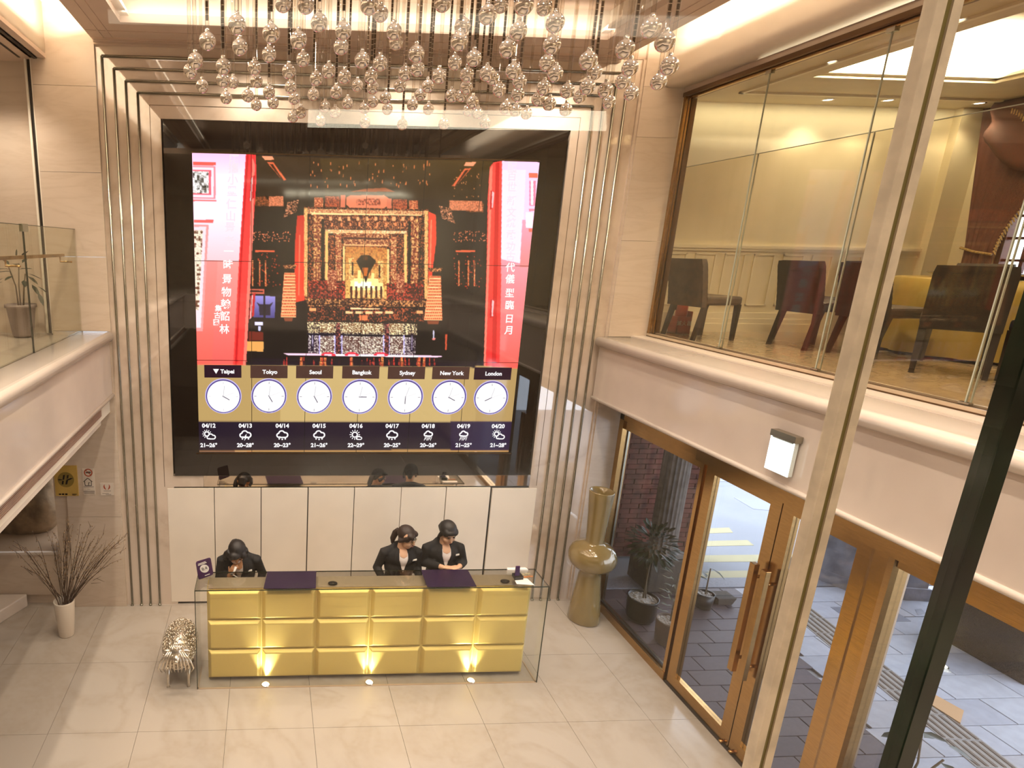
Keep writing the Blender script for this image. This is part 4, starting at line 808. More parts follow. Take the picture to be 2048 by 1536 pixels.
def ex3(t, hp, hr, tree):
    hair(t, hp, hr, [((0, .022, .044), (.087, .096, .088)), ((0, -.056, .068), (.062, .026, .028)), ((-.052, -.03, .05), (.030, .040, .045)), ((.052, -.03, .05), (.030, .040, .045))],
         [([(-.068, .0, .04), (-.080, .0, -.01), (-.074, .02, -.08)], [.024, .022, .014]), ([(.068, .0, .04), (.080, .0, -.01), (.070, .03, -.05)], [.022, .018, .012]), ([(0, .10, .02), (0, .11, -.04), (0, .09, -.09)], [.04, .042, .02])], HAIR)
def shift(d, **k): r = dict(d); r.update(k); return r
L_ = dict(elbow=(.225, -.02, .83), wrist=(.16, -.20, .80), dir=(-.5, -.8, -.2), palm=(0, 0, -1), curl=.3, thumb=-1); Rr = dict(elbow=(-.225, -.02, .83), wrist=(-.16, -.20, .80), dir=(.5, -.8, -.2), palm=(0, 0, -1), curl=.3, thumb=1)
p1 = at_y((481, 1100), -.86)
person('person', 'woman in a black suit and face mask bowing her head, hand at mouth', -1.262, YP, -.12, (-.020, -.185, 1.155), R_(8), R_(48), R_(6),
       {1: shift(L_, elbow=(.235, -.03, .84), wrist=(.20, -.16, .76)), -1: shift(Rr, elbow=(-.20, -.10, .84), wrist=(-.075, -.235, .93), dir=(.28, -.10, .95), palm=(.55, .75, -.1), curl=.85, thumb=1)}, dict(v=(1.02, .84, .050, .005), tag=(.10, .935), mask=True, extra=ex1, skin=SKIN2))
person('person', 'woman in a black suit and glasses turning her head toward her colleague', .388, YP, -.06, (.040, -.085, 1.205), R_(52), R_(22), R_(0),
       {1: shift(L_, elbow=(.185, -.04, .84), wrist=(.165, -.20, .80)), -1: shift(Rr, elbow=(-.235, -.02, .84), wrist=(-.20, -.20, .80))}, dict(v=(1.055, .85, .058, .008), tag=(.118, .965), extra=ex2, dz=.045))
person('person', 'woman in a black suit with straight bangs looking down at her joined hands', .822, YP, -.06, (.018, -.10, 1.215), R_(14), R_(28), R_(0),
       {1: shift(L_, elbow=(.225, -.04, .86), wrist=(.125, -.22, .905), dir=(-.9, -.3, .0), palm=(0, -.1, -1), curl=.5), -1: shift(Rr, elbow=(-.205, -.04, .86), wrist=(-.045, -.235, .91), dir=(.95, -.22, .05), palm=(0, -.1, -1), curl=.35)}, dict(v=(1.055, .85, .058, .010), tag=(.118, .975), extra=ex3, dz=.09))
for x, d, lab in ((-1.262, 0, 'low office stool under the woman with the face mask'), (.388, .045, 'low office stool under the woman with glasses'), (.822, .09, 'low office stool under the woman with straight bangs')): stool(x, YP+.05, lab, d)
hs = thing('phone_handset', 'white phone handset and cord held at the mouth of the masked woman', 'telephone', (-1.262, YP-.25, .98))
MB().tube([(-1.33, YP-.285, .975), (-1.30, YP-.30, 1.01), (-1.285, YP-.275, 1.05)], [.014, .010, .014], 8).build('handset', PAPER, hs)
MB().tube([(-1.325, YP-.29, .98), (-1.27, YP-.30, .95), (-1.255, YP-.30, .90), (-1.255, YP-.31, .735)], .006, 6).build('cord', PAPER, hs)
# ================================================================== ENTRANCE GLAZING (right wall, ground floor)
DPANE = glass('door_glass', (.90, .90, .90), .55)
XD = 2.97
w1 = sgroup('window_1')
b = MB(); b.box(XD-.05, XD+.05, -.16, -.085, 0, 2.36).box(XD-.05, XD+.05, -1.44, -.16, 0, .085).box(XD-.03, XD+.03, -1.44, -.16, 2.20, 2.36).box(XD-.045, XD+.045, -1.445, -1.405, 0, 2.36); b.build('window_frame', M['brass'], w1)
MB().box(XD-.006, XD+.006, -1.40, -.165, .10, 2.20).build('pane', DPANE, w1)
MB().box(XD+.012, XD+.03, -1.40, -.165, .086, .10).box(XD+.012, XD+.03, -.178, -.165, .086, 2.2).build('glazing_bead', M['rod'], w1)
MB().box(XD-.012, XD+.012, -1.40, -.165, .085, .0995).build('bead_strip', M['dark'], w1)  # dark strip filling the joint under the pane
def leaf(name, ya, yb, hinge):
    d = sgroup(name); s = .105
    b = MB(); b.box(XD-.028, XD+.028, ya-s, ya, .012, 2.30).box(XD-.028, XD+.028, yb, yb+s, .012, 2.30).box(XD-.028, XD+.028, yb+s, ya-s, .012, .13).box(XD-.028, XD+.028, yb+s, ya-s, 2.20, 2.30); b.build('door_frame', M['brass'], d)
    MB().box(XD-.006, XD+.006, yb+s, ya-s, .13, 2.20).build('pane', DPANE, d)
    yh = (ya-s*.5) if hinge > 0 else (yb+s*.5)
    h = MB(); 
    for sx in (-1, 1):
        h.bevbox(XD+sx*.095-.022, XD+sx*.095+.022, yh-.026, yh+.026, .74, 1.72, .004)
        for z in (.86, 1.6): h.cyl((XD+sx*.02, yh, z), (XD+sx*.08, yh, z), .014, 10)
    h.build('door_handle', M['brass'], d); MB().lathe([(.02, 0), (.02, .012), (.008, .02)], (XD-.045, yh, .02), 12).build('floor_bolt', M['brass'], d)
    return d
leaf('door_1', -1.465, -2.292, -1); leaf('door_2', -2.302, -3.02, 1)
w2 = sgroup('window_2')
MB().bevbox(XD-.075, XD+.075, -3.20, -3.03, 0, 2.36, .04).build('corner_post', M['brass'], w2)
b = MB(); b.box(XD-.05, XD+.05, -8.4, -3.20, 0, .085).box(XD-.05, XD+.05, -8.4, -3.20, 2.22, 2.36); b.build('window_frame', M['brass'], w2); MB().box(XD-.006, XD+.006, -4.85, -3.20, .085, 2.22).build('pane', DPANE, w2)
tr3 = sgroup('trim_3'); MB().box(XD-.14, XD+.10, -8.4, -1.45, 2.305, 2.40).box(XD-.05, XD+.10, -1.45, -.085, 2.30, 2.40).build('header_box', M['brass'], tr3); MB().box(XD-.09, XD+.2, -8.4, -.0, 2.40, 3.0).build('header_core', M['brassd'], tr3)
MB().box(XD-.05, XD+.05, -3.05, -1.45, -.004, .006).build('threshold', M['dark'], tr3)
# lit exit sign box on the beam
ex = thing('exit_sign', 'small lit white sign box fixed to the pale beam above the doors', 'sign', (2.58, -2.59, 2.74))
MB().box(2.545, 2.60, -2.70, -2.49, 2.86, 2.905).build('housing', M['rod'], ex); MB().box(2.553, 2.585, -2.692, -2.498, 2.62, 2.86).build('sign_body', mat('sign_acrylic', (.75, .82, .80), .2), ex)
MB().box(2.5515, 2.553, -2.682, -2.508, 2.63, 2.85).build('lit_face', emit('sign_glow', (.86, 1.0, .97), 1.7), ex)
b = MB(); b.box(2.5505, 2.553, -2.695, -2.685, 2.618, 2.86).box(2.5505, 2.553, -2.505, -2.495, 2.618, 2.86).box(2.5505, 2.553, -2.695, -2.495, 2.618, 2.628); b.build('lit_edge', emit('sign_edge', (.9, 1, 1), 2.6), ex)
# ================================================================== DINING ROOM behind the right gallery glass
DW = mat('dining_wall_paint', (.80, .71, .52), .6, var=.02); DT = mat('dining_trim_paint', (.84, .76, .58), .5, var=.02); DC = mat('dining_ceiling', (.70, .60, .42), .6, var=.02)
FZ = 3.17
dn = sgroup('wall_north')
MB().box(3.10, 7.4, .75, .95, 2.95, 6.2).build('wall_panel', DW, dn)
b = MB(); b.box(3.1, 7.1, .715, .75, 4.15, 4.185).box(3.1, 7.1, .73, .75, 4.12, 4.15).box(3.1, 7.1, .735, .75, 4.185, 4.20); b.build('chair_rail', DT, dn)
for k in range(-2, 9):
    x0 = 4.04+.361*k
    if x0 < 3.12: continue
    b = MB(); b.box(x0, x0+.255, .738, .75, 4.075, 4.09).box(x0, x0+.255, .738, .75, 3.485, 3.50).box(x0, x0+.014, .738, .75, 3.485, 4.09).box(x0+.241, x0+.255, .738, .75, 3.485, 4.09); b.build('panel_moulding', DT, dn)
b = MB(); b.box(3.1, 7.1, .725, .75, FZ, 3.40).box(3.1, 7.1, .715, .75, FZ, 3.33).box(3.1, 7.1, .705, .75, FZ, 3.27); b.build('skirting', DT, dn)
dn = sgroup('wall_east'); MB().box(7.1, 7.3, .20, .75, 2.95, 6.2).box(7.1, 7.3, -5.2, -1.25, 2.95, 6.2).box(7.1, 7.3, -1.25, .2, 2.95, 3.6).box(7.1, 7.3, -1.25, .2, 5.45, 6.2).build('east_wall', DW, dn)
dn = sgroup('wall_south'); MB().box(3.1, 7.3, -5.4, -5.2, 2.95, 6.2).build('south_wall', DW, dn)
dn = sgroup('wall_pier'); MB().box(6.8, 7.1, .66, .75, FZ, 5.72).build('corner_pier', DW, dn)
DFL = marble('dining_floor_stone', (.40, .30, .20), (.20, .13, .08), .18, 6, amt=.8)
dn = sgroup('floor_dining'); MB().box(3.1, 7.3, -5.2, .75, 2.95, FZ).build('dining_floor', DFL, dn)
dc = sgroup('ceiling_dining')
b = MB(); b.box(3.05, 4.16, -5.2, .75, 5.72, 5.8).box(6.0, 7.1, -5.2, .75, 5.72, 5.8).box(4.16, 6.0, -.30, .75, 5.72, 5.8).box(4.16, 6.0, -5.2, -3.6, 5.72, 5.8); b.build('soffit', DC, dc)
b = MB(); b.box(4.12, 4.16, -3.6, -.3, 5.8, 6.05).box(6.0, 6.04, -3.6, -.3, 5.8, 6.05).box(4.12, 6.04, -.3, -.26, 5.8, 6.05).box(4.12, 6.04, -3.64, -3.6, 5.8, 6.05); b.build('tray_side', M['paint'], dc); MB().box(4.1, 6.06, -3.7, -.2, 6.05, 6.12).build('tray_top', M['paint'], dc)
b = MB(); b.box(4.10, 4.22, -3.66, -.24, 5.75, 5.775).box(5.94, 6.06, -3.66, -.24, 5.75, 5.775).box(4.1, 6.06, -.36, -.24, 5.75, 5.775); b.build('tray_lip', DT, dc)
MB().box(3.9, 6.9, .27, .31, 5.70, 5.72).box(3.9, 3.94, -5, .3, 5.70, 5.72).build('ceiling_bead', DT, dc)
light('AREA', 'dining_tray', (5.08, -.5, 5.79), 50, (1, .90, .68), (R_(180-25), 0, 0), shape='RECTANGLE', size=1.7, size_y=.1)
light('AREA', 'dining_tray', (4.3, -2, 5.79), 70, (1, .90, .68), (R_(180), R_(-25), 0), shape='RECTANGLE', size=.1, size_y=3)
light('AREA', 'dining_wall_wash', (5.2, .55, 5.69), 3.5, (1, .89, .60), (R_(12), 0, 0), shape='RECTANGLE', size=3.2, size_y=.05)
LG = emit('lamp_lens', (1, .95, .82), 6)
def downlight(x, y, z, lab, r=.045, e=0, grp=None, rot=(0, 0, 0), col=(1, .89, .66)):
    t = thing('downlight', lab, 'light', (x, y, z), group=grp)
    MB().lathe([(r+.014, 0), (r+.014, -.006), (r, -.006), (r*.9, .004)], (x, y, z), 20, False).build('trim_ring', M['chrome'], t); MB().disc((x, y, z-.003), r, (0, 0, -1), 20).build('lens', LG, t)
    if e: light('SPOT', 'dining_lamp', (x, y, z-.02), e, col, rot, spot_size=R_(110), spot_blend=.7, shadow_soft_size=.04)
    return t
for (x, y, lab) in ((3.913, -.79, 'round ceiling downlight in the dining room nearest the hall glass'), (5.05, .5, 'round ceiling downlight in the dining room by the cream wall, first from the hall'), (5.676, .44, 'round ceiling downlight in the dining room by the cream wall, second from the hall'), (6.72, .44, 'round ceiling downlight in the dining room beside the red curtain'), (3.913, -1.8, 'round ceiling downlight in the dining room furthest from the cream wall')):
    downlight(x, y, 5.72, lab, e=(9 if y > .3 else 60), grp='dining room downlights')
# glass line of the gallery: brass channels, outer panes, inner lower panes
gw = sgroup('window_3')
CHN = mat('bronze_channel', (.16, .085, .04), .3, .7)
b = MB(); b.box(3.10, 3.30, -8.4, -.03, 3.213, 3.222).box(3.13, 3.17, -8.4, -.03, 3.222, 3.24).build('track_base', CHN, gw)
b = MB(); b.box(3.10, 3.118, -8.4, -.03, 3.222, 3.244).box(3.175, 3.20, -8.4, -.03, 3.222, 3.25).build('track_rail', mat('champagne_rail', (.62, .50, .36), .3, .5), gw)
b = MB(); b.box(3.10, 3.32, -8.4, .02, 5.60, 5.66).build('head_box', M['ceil'], gw); MB().box(3.09, 3.12, -8.4, .02, 5.575, 5.612).box(3.17, 3.20, -8.4, .02, 5.56, 5.60).build('head_channel', CHN, gw); MB().box(3.135, 3.165, -8.4, -.03, 5.555, 5.575).build('head_rail', M['brass'], gw)
b = MB(); b.box(3.102, 3.125, -.075, -.036, 3.222, 5.60).box(3.14, 3.165, -.06, -.036, 3.24, 5.56); b.build('jamb', M['brass'], gw); MB().box(3.125, 3.14, -.07, -.036, 3.24, 5.56).box(3.17, 3.22, -.07, -.03, 3.24, 5.56).build('jamb_channel', CHN, gw)  # dark bronze bars beside the brass jamb bars
GP = glass('gallery_glass', (.97, .955, .92), .4); ys = [-.065, -1.062, -2.09, -3.12, -4.15, -5.2]
for a, c2 in zip(ys, ys[1:]):
    MB().box(3.146, 3.154, c2+.004, a-.004, 3.24, 5.56).build('pane', GP, gw); MB().box(3.145, 3.155, c2-.0035, c2+.0035, 3.24, 5.56).build('pane_edge', mat('pane_edge', (.42, .44, .36), .2) if 'pane_edge' not in bpy.data.materials else bpy.data.materials['pane_edge'], gw)
    MB().box(3.13, 3.165, c2-.03, c2+.03, 5.53, 5.56).box(3.135, 3.165, c2-.03, c2+.03, 3.245, 3.26).build('patch_clip', M['rod'], gw)
GT = glass('inner_glass', (.95, .92, .86), .35); yi = [.2, -.862, -1.936, -3.0]
for a, c2 in zip(yi, yi[1:]):
    MB().box(3.33, 3.338, c2+.004, a-.004, FZ, 4.945).build('inner_pane', GT, gw); MB().box(3.331, 3.337, c2+.003, a-.003, 4.945, 4.951).box(3.329, 3.339, c2-.003, c2+.003, FZ, 4.945).build('inner_pane_edge', bpy.data.materials['pane_edge'], gw)
# chairs
DUP = mat('dark_damask', (.013, .007, .006), .6, var=.35, scale=14, bump=.25, bscale=40); CHL = mat('dark_chair_leg', (.016, .008, .005), .35); DUP2 = mat('brown_damask', (.085, .052, .028), .6, var=.3, scale=14, bump=.25, bscale=40)
def make_chair(lab, up=None):
    up = up or DUP
    t = thing('dining_chair', lab, 'chair', (0, 0, 0))
    MB().bevbox(-.235, .235, -.23, .23, .38, .475, .025).build('seat', up, t)           # faces +y, back at -y
    b = MB(); y0 = -.235; n = 8
    for k in range(n):
        z0, z1 = .36+.50*k/n, .36+.50*(k+1)/n; f = lambda z: y0-.02-.09*((z-.36)/.5)**1.3
        b.hexa([(-.23, f(z0)-.035, z0), (.23, f(z0)-.035, z0), (.23, f(z0)+.035, z0), (-.23, f(z0)+.035, z0)], [(-.23+.012*(k == n-1), f(z1)-.03, z1), (.23-.012*(k == n-1), f(z1)-.03, z1), (.23-.012*(k == n-1), f(z1)+.03, z1), (-.23+.012*(k == n-1), f(z1)+.03, z1)])
    o = b.build('backrest', up, t); m = o.modifiers.new('w', 'WELD'); m.merge_threshold = .001
    for sx in (-1, 1):
        for (ya, yb) in ((.205, .205), (-.215, -.31)):
            w0, w1_ = .024, .017; x = sx*.205
            MB().hexa([(x-w1_, yb-w1_, 0), (x+w1_, yb-w1_, 0), (x+w1_, yb+w1_, 0), (x-w1_, yb+w1_, 0)], [(x-w0, ya-w0, .39), (x+w0, ya-w0, .39), (x+w0, ya+w0, .39), (x-w0, ya+w0, .39)]).build('leg', CHL, t)
    return t
TC = Vector((5.95, -.88, FZ)); G_ = 'dining chairs around the gold table'
proto = make_chair('brown damask dining chair standing alone by the fire extinguisher', DUP2); proto.location = (3.84, .15, FZ); proto.rotation_euler.z = R_(-80)
first = None
for (x, y, lab, ang) in ((4.61, -.46, 'dark damask dining chair nearest the cream wall on the hall side of the gold table', -86), (5.08, .06, 'dark damask dining chair second from the cream wall on the hall side of the table', -84), (4.78, -.98, 'dark damask dining chair in the middle of the hall side of the gold table', -88),
                    (4.66, -1.70, 'wide dark damask dining chair with its back to the hall, nearest the camera', -48), (4.74, -2.36, 'dark damask dining chair cut by the picture edge with only its seat showing', -28), (6.08, .33, 'dark damask dining chair beyond the table against the cream wall', 180), (6.64, -.04, 'dark damask dining chair beyond the table under the window', 118)):
    if first is None: first = t = make_chair(lab)
    else: t = copy_tree(first); t['label'] = lab
    t['group'] = G_; t.location = (x, y, FZ); d = TC-Vector((x, y, FZ)); t.rotation_euler.z = R_(ang) if ang is not None else math.atan2(d.y, d.x)-math.pi/2
tb = thing('dining_table', 'round dining table on a central pedestal', 'table', TC); MB().lathe([(.30, 0), (.30, .03), (.08, .08), (.07, .66), (.35, .70), (.72, .70), (.72, .725), (0, .725)], TC, 32, False).build('pedestal', CHL, tb)
tb['label'] = 'round dining table hidden under a gold cloth in the dining room'
tc_ = thing('tablecloth', 'shiny gold tablecloth draped over the round dining table', 'tablecloth', TC+Vector((0, 0, .727))); b = MB(); prof = []
vs = [(TC.x, TC.y, TC.z+.732)]; fs = []; n = 72
for i, (r, z) in enumerate(((.5, .732), (.74, .731), (.755, .72), (.77, .60), (.79, .40), (.80, .20), (.81, .03))):
    for k in range(n): a = 2*math.pi*k/n; q = r+(.03*math.sin(a*18+.6*i)*max(0, (i-2))/4); vs.append((TC.x+q*math.cos(a), TC.y+q*math.sin(a), TC.z+z))
for k in range(n): fs.append((0, 1+k, 1+(k+1) % n))
for i in range(6):
    for k in range(n): k2 = (k+1) % n; fs.append((1+i*n+k, 1+(i+1)*n+k, 1+(i+1)*n+k2, 1+i*n+k2))
b.add(vs, fs, True).build('cloth', mat('gold_satin', (.36, .25, .05), .38, .2, var=.05), tc_)
lz = thing('lazy_susan', 'dark round turntable on top of the gold tablecloth', 'turntable', TC+Vector((0, 0, .735))); MB().lathe([(0, .734), (.18, .734), (.18, .765), (.52, .767), (.52, .782), (0, .782)], TC, 40, False).build('disc', M['brassd'], lz); MB().lathe([(.52, .767), (.527, .775), (.52, .782)], TC, 40, False).build('rim', M['rod'], lz)
cpn = thing('tea_cup', 'small white cup on the edge of the gold table', 'cup', TC+Vector((.36, -.60, .735))); MB().lathe([(0, .736), (.024, .736), (.034, .80), (.031, .80), (.022, .742), (0, .742)], TC+Vector((.36, -.60, 0)), 18, False).build('body', M['white_p'], cpn)
# red curtain, window
wn = sgroup('window_4'); WFR = mat('red_brown_window_frame', (.10, .022, .015), .5)
b = MB(); y0, y1, z0, z1 = -1.25, .2, 3.6, 5.45
b.box(7.12, 7.2, y0, y0+.05, z0, z1).box(7.12, 7.2, y1-.05, y1, z0, z1).box(7.12, 7.2, y0, y1, z0, z0+.05).box(7.12, 7.2, y0, y1, z1-.05, z1)
for k in range(1, 6): b.box(7.14, 7.18, y0+.242*k-.018, y0+.242*k+.018, z0, z1)
for k in range(1, 8): b.box(7.14, 7.18, y0, y1, z0+.235*k-.014, z0+.235*k+.014)
b.build('window_frame', WFR, wn); MB().box(7.155, 7.16, y0, y1, z0, z1).build('pane', glass('window_glass', (.95, .96, .97), .6), wn)
ct = thing('curtain', 'dark red tied back curtain with a gold tassel edge beside the dining room window', 'curtain', (6.98, .3, FZ))
CUR = mat('red_brown_velvet', (.085, .020, .009), .8, var=.2, scale=30, stretch=(1, 6, 1)); TAS = mat('gold_tassel', (.50, .33, .10), .6, var=.3, scale=60)
vs = []; fs = []; nz, ny = 30, 40
def cur_edge(z):
    if z > 4.17: t = (z-4.17)/(5.70-4.17); return (.40+.20*t, .10-1.15*t**1.7)
    t = (4.17-z)/1.0; return (.40-.0*t, .10-.06*t)
for i in range(nz+1):
    z = 3.19+(5.70-3.19)*i/nz; ya, yb = cur_edge(z)
    for k in range(ny+1): s = k/ny; amp = .006+.010*abs(z-4.17)/1.5; vs.append((6.97+amp*math.sin(s*44)+amp*.5*math.sin(s*19+z), ya+(yb-ya)*s, z))
for i in range(nz):
    for k in range(ny): a = i*(ny+1)+k; fs.append((a, a+1, a+ny+2, a+ny+1))
o = MB().add(vs, fs, True).build('curtain_panel', CUR, ct); o.modifiers.new('s', 'SOLIDIFY').thickness = .006
MB().tube([(6.93, cur_edge(4.17)[0]+.015, 4.20), (6.92, .25, 4.155), (6.93, cur_edge(4.17)[1]-.015, 4.13)], .014, 8).build('tie_band', TAS, ct)
b = MB()
for k in range(46): z = 4.17+(5.6-4.17)*k/46; y = cur_edge(z)[1]; b.tube([(6.955, y-.005, z), (6.95, y-.035, z-.045)], [.010, .005], 6)
o = b.build('tassel_fringe', TAS, ct); o['kind'] = 'stuff'
vl = thing('valance', 'red swagged valance with a gold fringe over the dining room window', 'curtain', (6.9, -.5, 5.4)); vs = []; fs = []
for i in range(9):
    for k in range(31): s = k/30; y = .36-1.5*s; drop = (.35+.40*math.sin(math.pi*min(1, s*1.2+.1))**2)*i/8; vs.append((6.80-.03*math.sin(i*1.2)-.008*i*math.sin(s*9), y, 5.71-drop))
for i in range(8):
    for k in range(30): a = i*31+k; fs.append((a, a+1, a+32, a+31))
o = MB().add(vs, fs, True).build('swag', CUR, vl); o.modifiers.new('s', 'SOLIDIFY').thickness = .008
b = MB()
for k in range(60): s = k/60; y = .14-1.5*s; drop = .10+.75*math.sin(math.pi*min(1, s*1.2+.02))**2; b.tube([(6.77, y, 5.71-drop), (6.765, y, 5.66-drop)], [.010, .006], 6)
o = b.build('fringe', TAS, vl); o['kind'] = 'stuff'
# fire extinguisher
fe = thing('fire_extinguisher', 'red fire extinguisher on the dining room floor by the cream wall', 'extinguisher', (3.86, .56, FZ)); RDM = mat('red_lacquer', (.42, .045, .012), .3, var=.03)
q = (3.86, .56, FZ+.02); MB().lathe([(0, .0), (.058, 0), (.062, .01), (.062, .36), (.045, .41), (.022, .43), (.022, .45), (0, .45)], q, 24, False).build('cylinder', RDM, fe); MB().tube([(q[0], q[1], q[2]+.45), (q[0]+.0, q[1], q[2]+.50)], .014, 8).tube([(q[0]-.01, q[1], q[2]+.49), (q[0]+.075, q[1]-.02, q[2]+.48)], .009, 6).tube([(q[0], q[1], q[2]+.47), (q[0]-.07, q[1], q[2]+.44), (q[0]-.075, q[1], q[2]+.25)], .008, 6).build('valve_handle', M['black'], fe)
eb = thing('extinguisher_box', 'low red box with white characters holding the fire extinguisher', 'box', (3.86, .56, FZ)); b = MB(); b.box(3.78, 3.94, .48, .64, FZ, FZ+.018).box(3.78, 3.94, .48, .49, FZ, FZ+.20).box(3.78, 3.79, .48, .64, FZ, FZ+.20).box(3.93, 3.945, .48, .64, FZ, FZ+.26).build('case', RDM, eb); text_mesh('滅火器', .06, PAPER, (3.86, .478, FZ+.12), eb, 'lettering')
# ================================================================== OUTSIDE
og = sgroup('ground_outside')
MB().box(2.98, 14, -9, .22, -.10, -.022).build('paving_bed', mat('paving_joint', (.30, .29, .30), .8), og)
PD = [mat('dark_paver_%s' % c, v, .6, var=.08, scale=20) for c, v in zip('abc', ((.092, .066, .082), (.08, .058, .072), (.105, .078, .09)))]
PL = [mat('light_paver_%s' % c, v, .7, var=.07, scale=9) for c, v in zip('abcd', ((.47, .48, .55), (.42, .43, .50), (.50, .51, .57), (.44, .43, .47)))]
def xedge(y): return 4.93+(y-.15)*.24
cache = {}
def paver(x0, x1, y0, y1, mt, nm='paver'):
    key = (round(x1-x0, 3), round(y1-y0, 3), mt.name)
    if key not in cache:
        o = MB().bevbox(-(x1-x0)/2, (x1-x0)/2, -(y1-y0)/2, (y1-y0)/2, -.02, 0, .004).build(nm, mt, None); cache[key] = o.data; bpy.data.objects.remove(o)
    o = bpy.data.objects.new(nm, cache[key]); COL.objects.link(o); o.location = ((x0+x1)/2, (y0+y1)/2, rng.uniform(-.001, .001)); o.parent = og
r = 0; y = .20
while y > -4.6:
    x = 3.03-(.20 if r % 2 else 0); xe = xedge(y-.1)
    while x < xe-.05:
        x1 = min(x+.42, xe); paver(max(x, 3.03)+.004, x1-.004, y-.212, y-.004, PD[rng.integers(3)]); x += .42
    r += 1; y -= .216
r = 0; y = .20
while y > -3.9:
    xe = xedge(y-.16); x = xe-(.3 if r % 2 else 0)
    while x < 8.6:
        paver(max(x, xe)+.004, x+.70-.004, y-.326, y-.004, PL[rng.integers(4)]); x += .70
    r += 1; y -= .33
MB().box(2.98, 14, .22, .44, -.10, .004).build('kerb_strip', mat('granite_kerb', (.26, .26, .30), .7, var=.15, scale=60), og)
MB().box(2.98, 16, .44, 14, -.10, -.02).build('road_surface', mat('pale_road', (.26, .27, .30), .85, var=.05, scale=1.5), og)
YEL = mat('yellow_road_paint', (.40, .35, .19), .7, var=.04); RED = mat('red_road_paint', (.45, .18, .22), .7); MET = mat('metal_cover', (.25, .26, .32), .5, .3, var=.1, scale=60)
def flat(name, pxs, z, h, mt, parent=og):
    p = [at_z(q, z) for q in pxs]; n = len(p); return MB().add([(v.x, v.y, z-h) for v in p]+[(v.x, v.y, z) for v in p], [tuple(range(n, 2*n)), tuple(range(n-1, -1, -1))]+[(k, (k+1) % n, n+(k+1) % n, n+k) for k in range(n)]).build(name, mt, parent)
for ya, yb, xr in ((1056, 1066, (1458, 1466)), (1081, 1091.5, (1495, 1508)), (1109.5, 1123, (1600, 1610)), (1141, 1157, (1640, 1650))): flat('road_stripe', [(1400, yb+1), (xr[1], yb-1), (xr[0], ya-1), (1405, ya+1)], -.017, .004, YEL)
flat('kerb_line', [(1485, 963), (1500, 974), (1514, 985), (1528, 993), (1545, 1000), (1600, 1022), (1600, 1018), (1546, 997), (1530, 990), (1516, 981), (1502, 970), (1488, 960)], -.017, .004, RED)
flat('utility_cover', [(1507, 1018), (1544, 1021), (1560, 1016), (1521, 1002), (1468, 995)], -.016, .005, MET); flat('far_pavement', [(1430, 962), (1490, 966), (1455, 945), (1432, 941)], -.015, .005, MET)
flat('utility_cover', [(1661, 1214), (1776, 1213), (1822, 1242), (1703, 1243)], .003, .006, MET); flat('utility_cover', [(1830, 1219), (1842, 1217), (1852, 1226), (1836, 1230)], .003, .006, MET); flat('orange_board', [(1868, 1388), (1928, 1421), (1921, 1446), (1865, 1410)], .012, .012, mat('plywood_orange', (.62, .36, .17), .7, var=.03)) if False else None
ob = tag(flat('plywood_board', [(1868, 1388), (1928, 1421), (1921, 1446), (1865, 1410)], .014, .012, mat('plywood_orange', (.62, .36, .17), .7, var=.03), None), 'thin orange tan board lying flat on the light street paving', 'board')
TAC = mat('tactile_paver', (.36, .33, .31), .7, var=.05); TBR = mat('tactile_bar', (.15, .105, .08), .7)
d0 = Vector((5.40, .15)); d1 = Vector((5.06, -2.6)); dv = (d1-d0).normalized(); sv = Vector((-dv.y, dv.x))
for k in range(10):
    a = d0+dv*.305*k; c4 = [a-sv*.17, a+sv*.17, a+sv*.17+dv*.298, a-sv*.17+dv*.298]; o = MB().hexa([(p.x, p.y, -.01) for p in c4], [(p.x, p.y, .004) for p in c4]).build('tactile_tile', TAC, og)
    m_ = MB()
    for q in range(5): s = -.136+.068*q; c5 = [a+sv*(s-.012)+dv*.01, a+sv*(s+.012)+dv*.01, a+sv*(s+.012)+dv*.288, a+sv*(s-.012)+dv*.288]; m_.hexa([(p.x, p.y, .003) for p in c5], [(p.x, p.y, .009) for p in c5])
    m_.build('tactile_bar', TBR, og)['kind'] = 'stuff'
for (q, lab) in (((1674, 1331), 'small glowing ground light beside the tactile paving strip'), ((1882, 1331), 'small glowing ground light near the dark granite planter'), ((2046, 1318), 'small glowing ground light at the end of the dark granite planter')):
    p = at_z(q, .004); t = thing('ground_light', lab, 'light', (p.x, p.y, 0), group='ground lights in the street paving'); MB().lathe([(.06, 0), (.06, .006), (.05, .008)], (p.x, p.y, .0), 18, False).build('ring', M['rod'], t); MB().disc((p.x, p.y, .0075), .05, (0, 0, 1), 18).build('lens', emit('ground_lens', (1, .97, .86), 3) if 'ground_lens' not in bpy.data.materials else bpy.data.materials['ground_lens'], t)
# granite planter, concrete block
gp = thing('granite_planter', 'dark granite planter block standing on the light street paving', 'planter', (7.6, -1.2, 0)); GR = mat('dark_granite', (.030, .020, .020), .25, var=.3, scale=120)
MB().hexa([(6.46, -.70, 0), (6.50, -1.62, 0), (9.5, -1.75, 0), (9.5, -.8, 0)], [(6.46, -.66, .79), (6.48, -1.60, .74), (9.5, -1.7, .74), (9.5, -.75, .79)]).build('block', GR, gp, bevel=.01); MB().hexa([(6.56, -.80, .78), (6.58, -1.5, .745), (9.4, -1.6, .745), (9.4, -.9, .78)], [(6.56, -.80, .80), (6.58, -1.5, .765), (9.4, -1.6, .765), (9.4, -.9, .80)]).build('soil', M['brassd'], gp)
cc_ = thing('concrete_block', 'low weathered grey concrete wall block at the street edge', 'wall', (6.6, .2, 0)); CON = mat('weathered_concrete', (.33, .32, .36), .85, var=.25, scale=4, bump=.3, bscale=30)
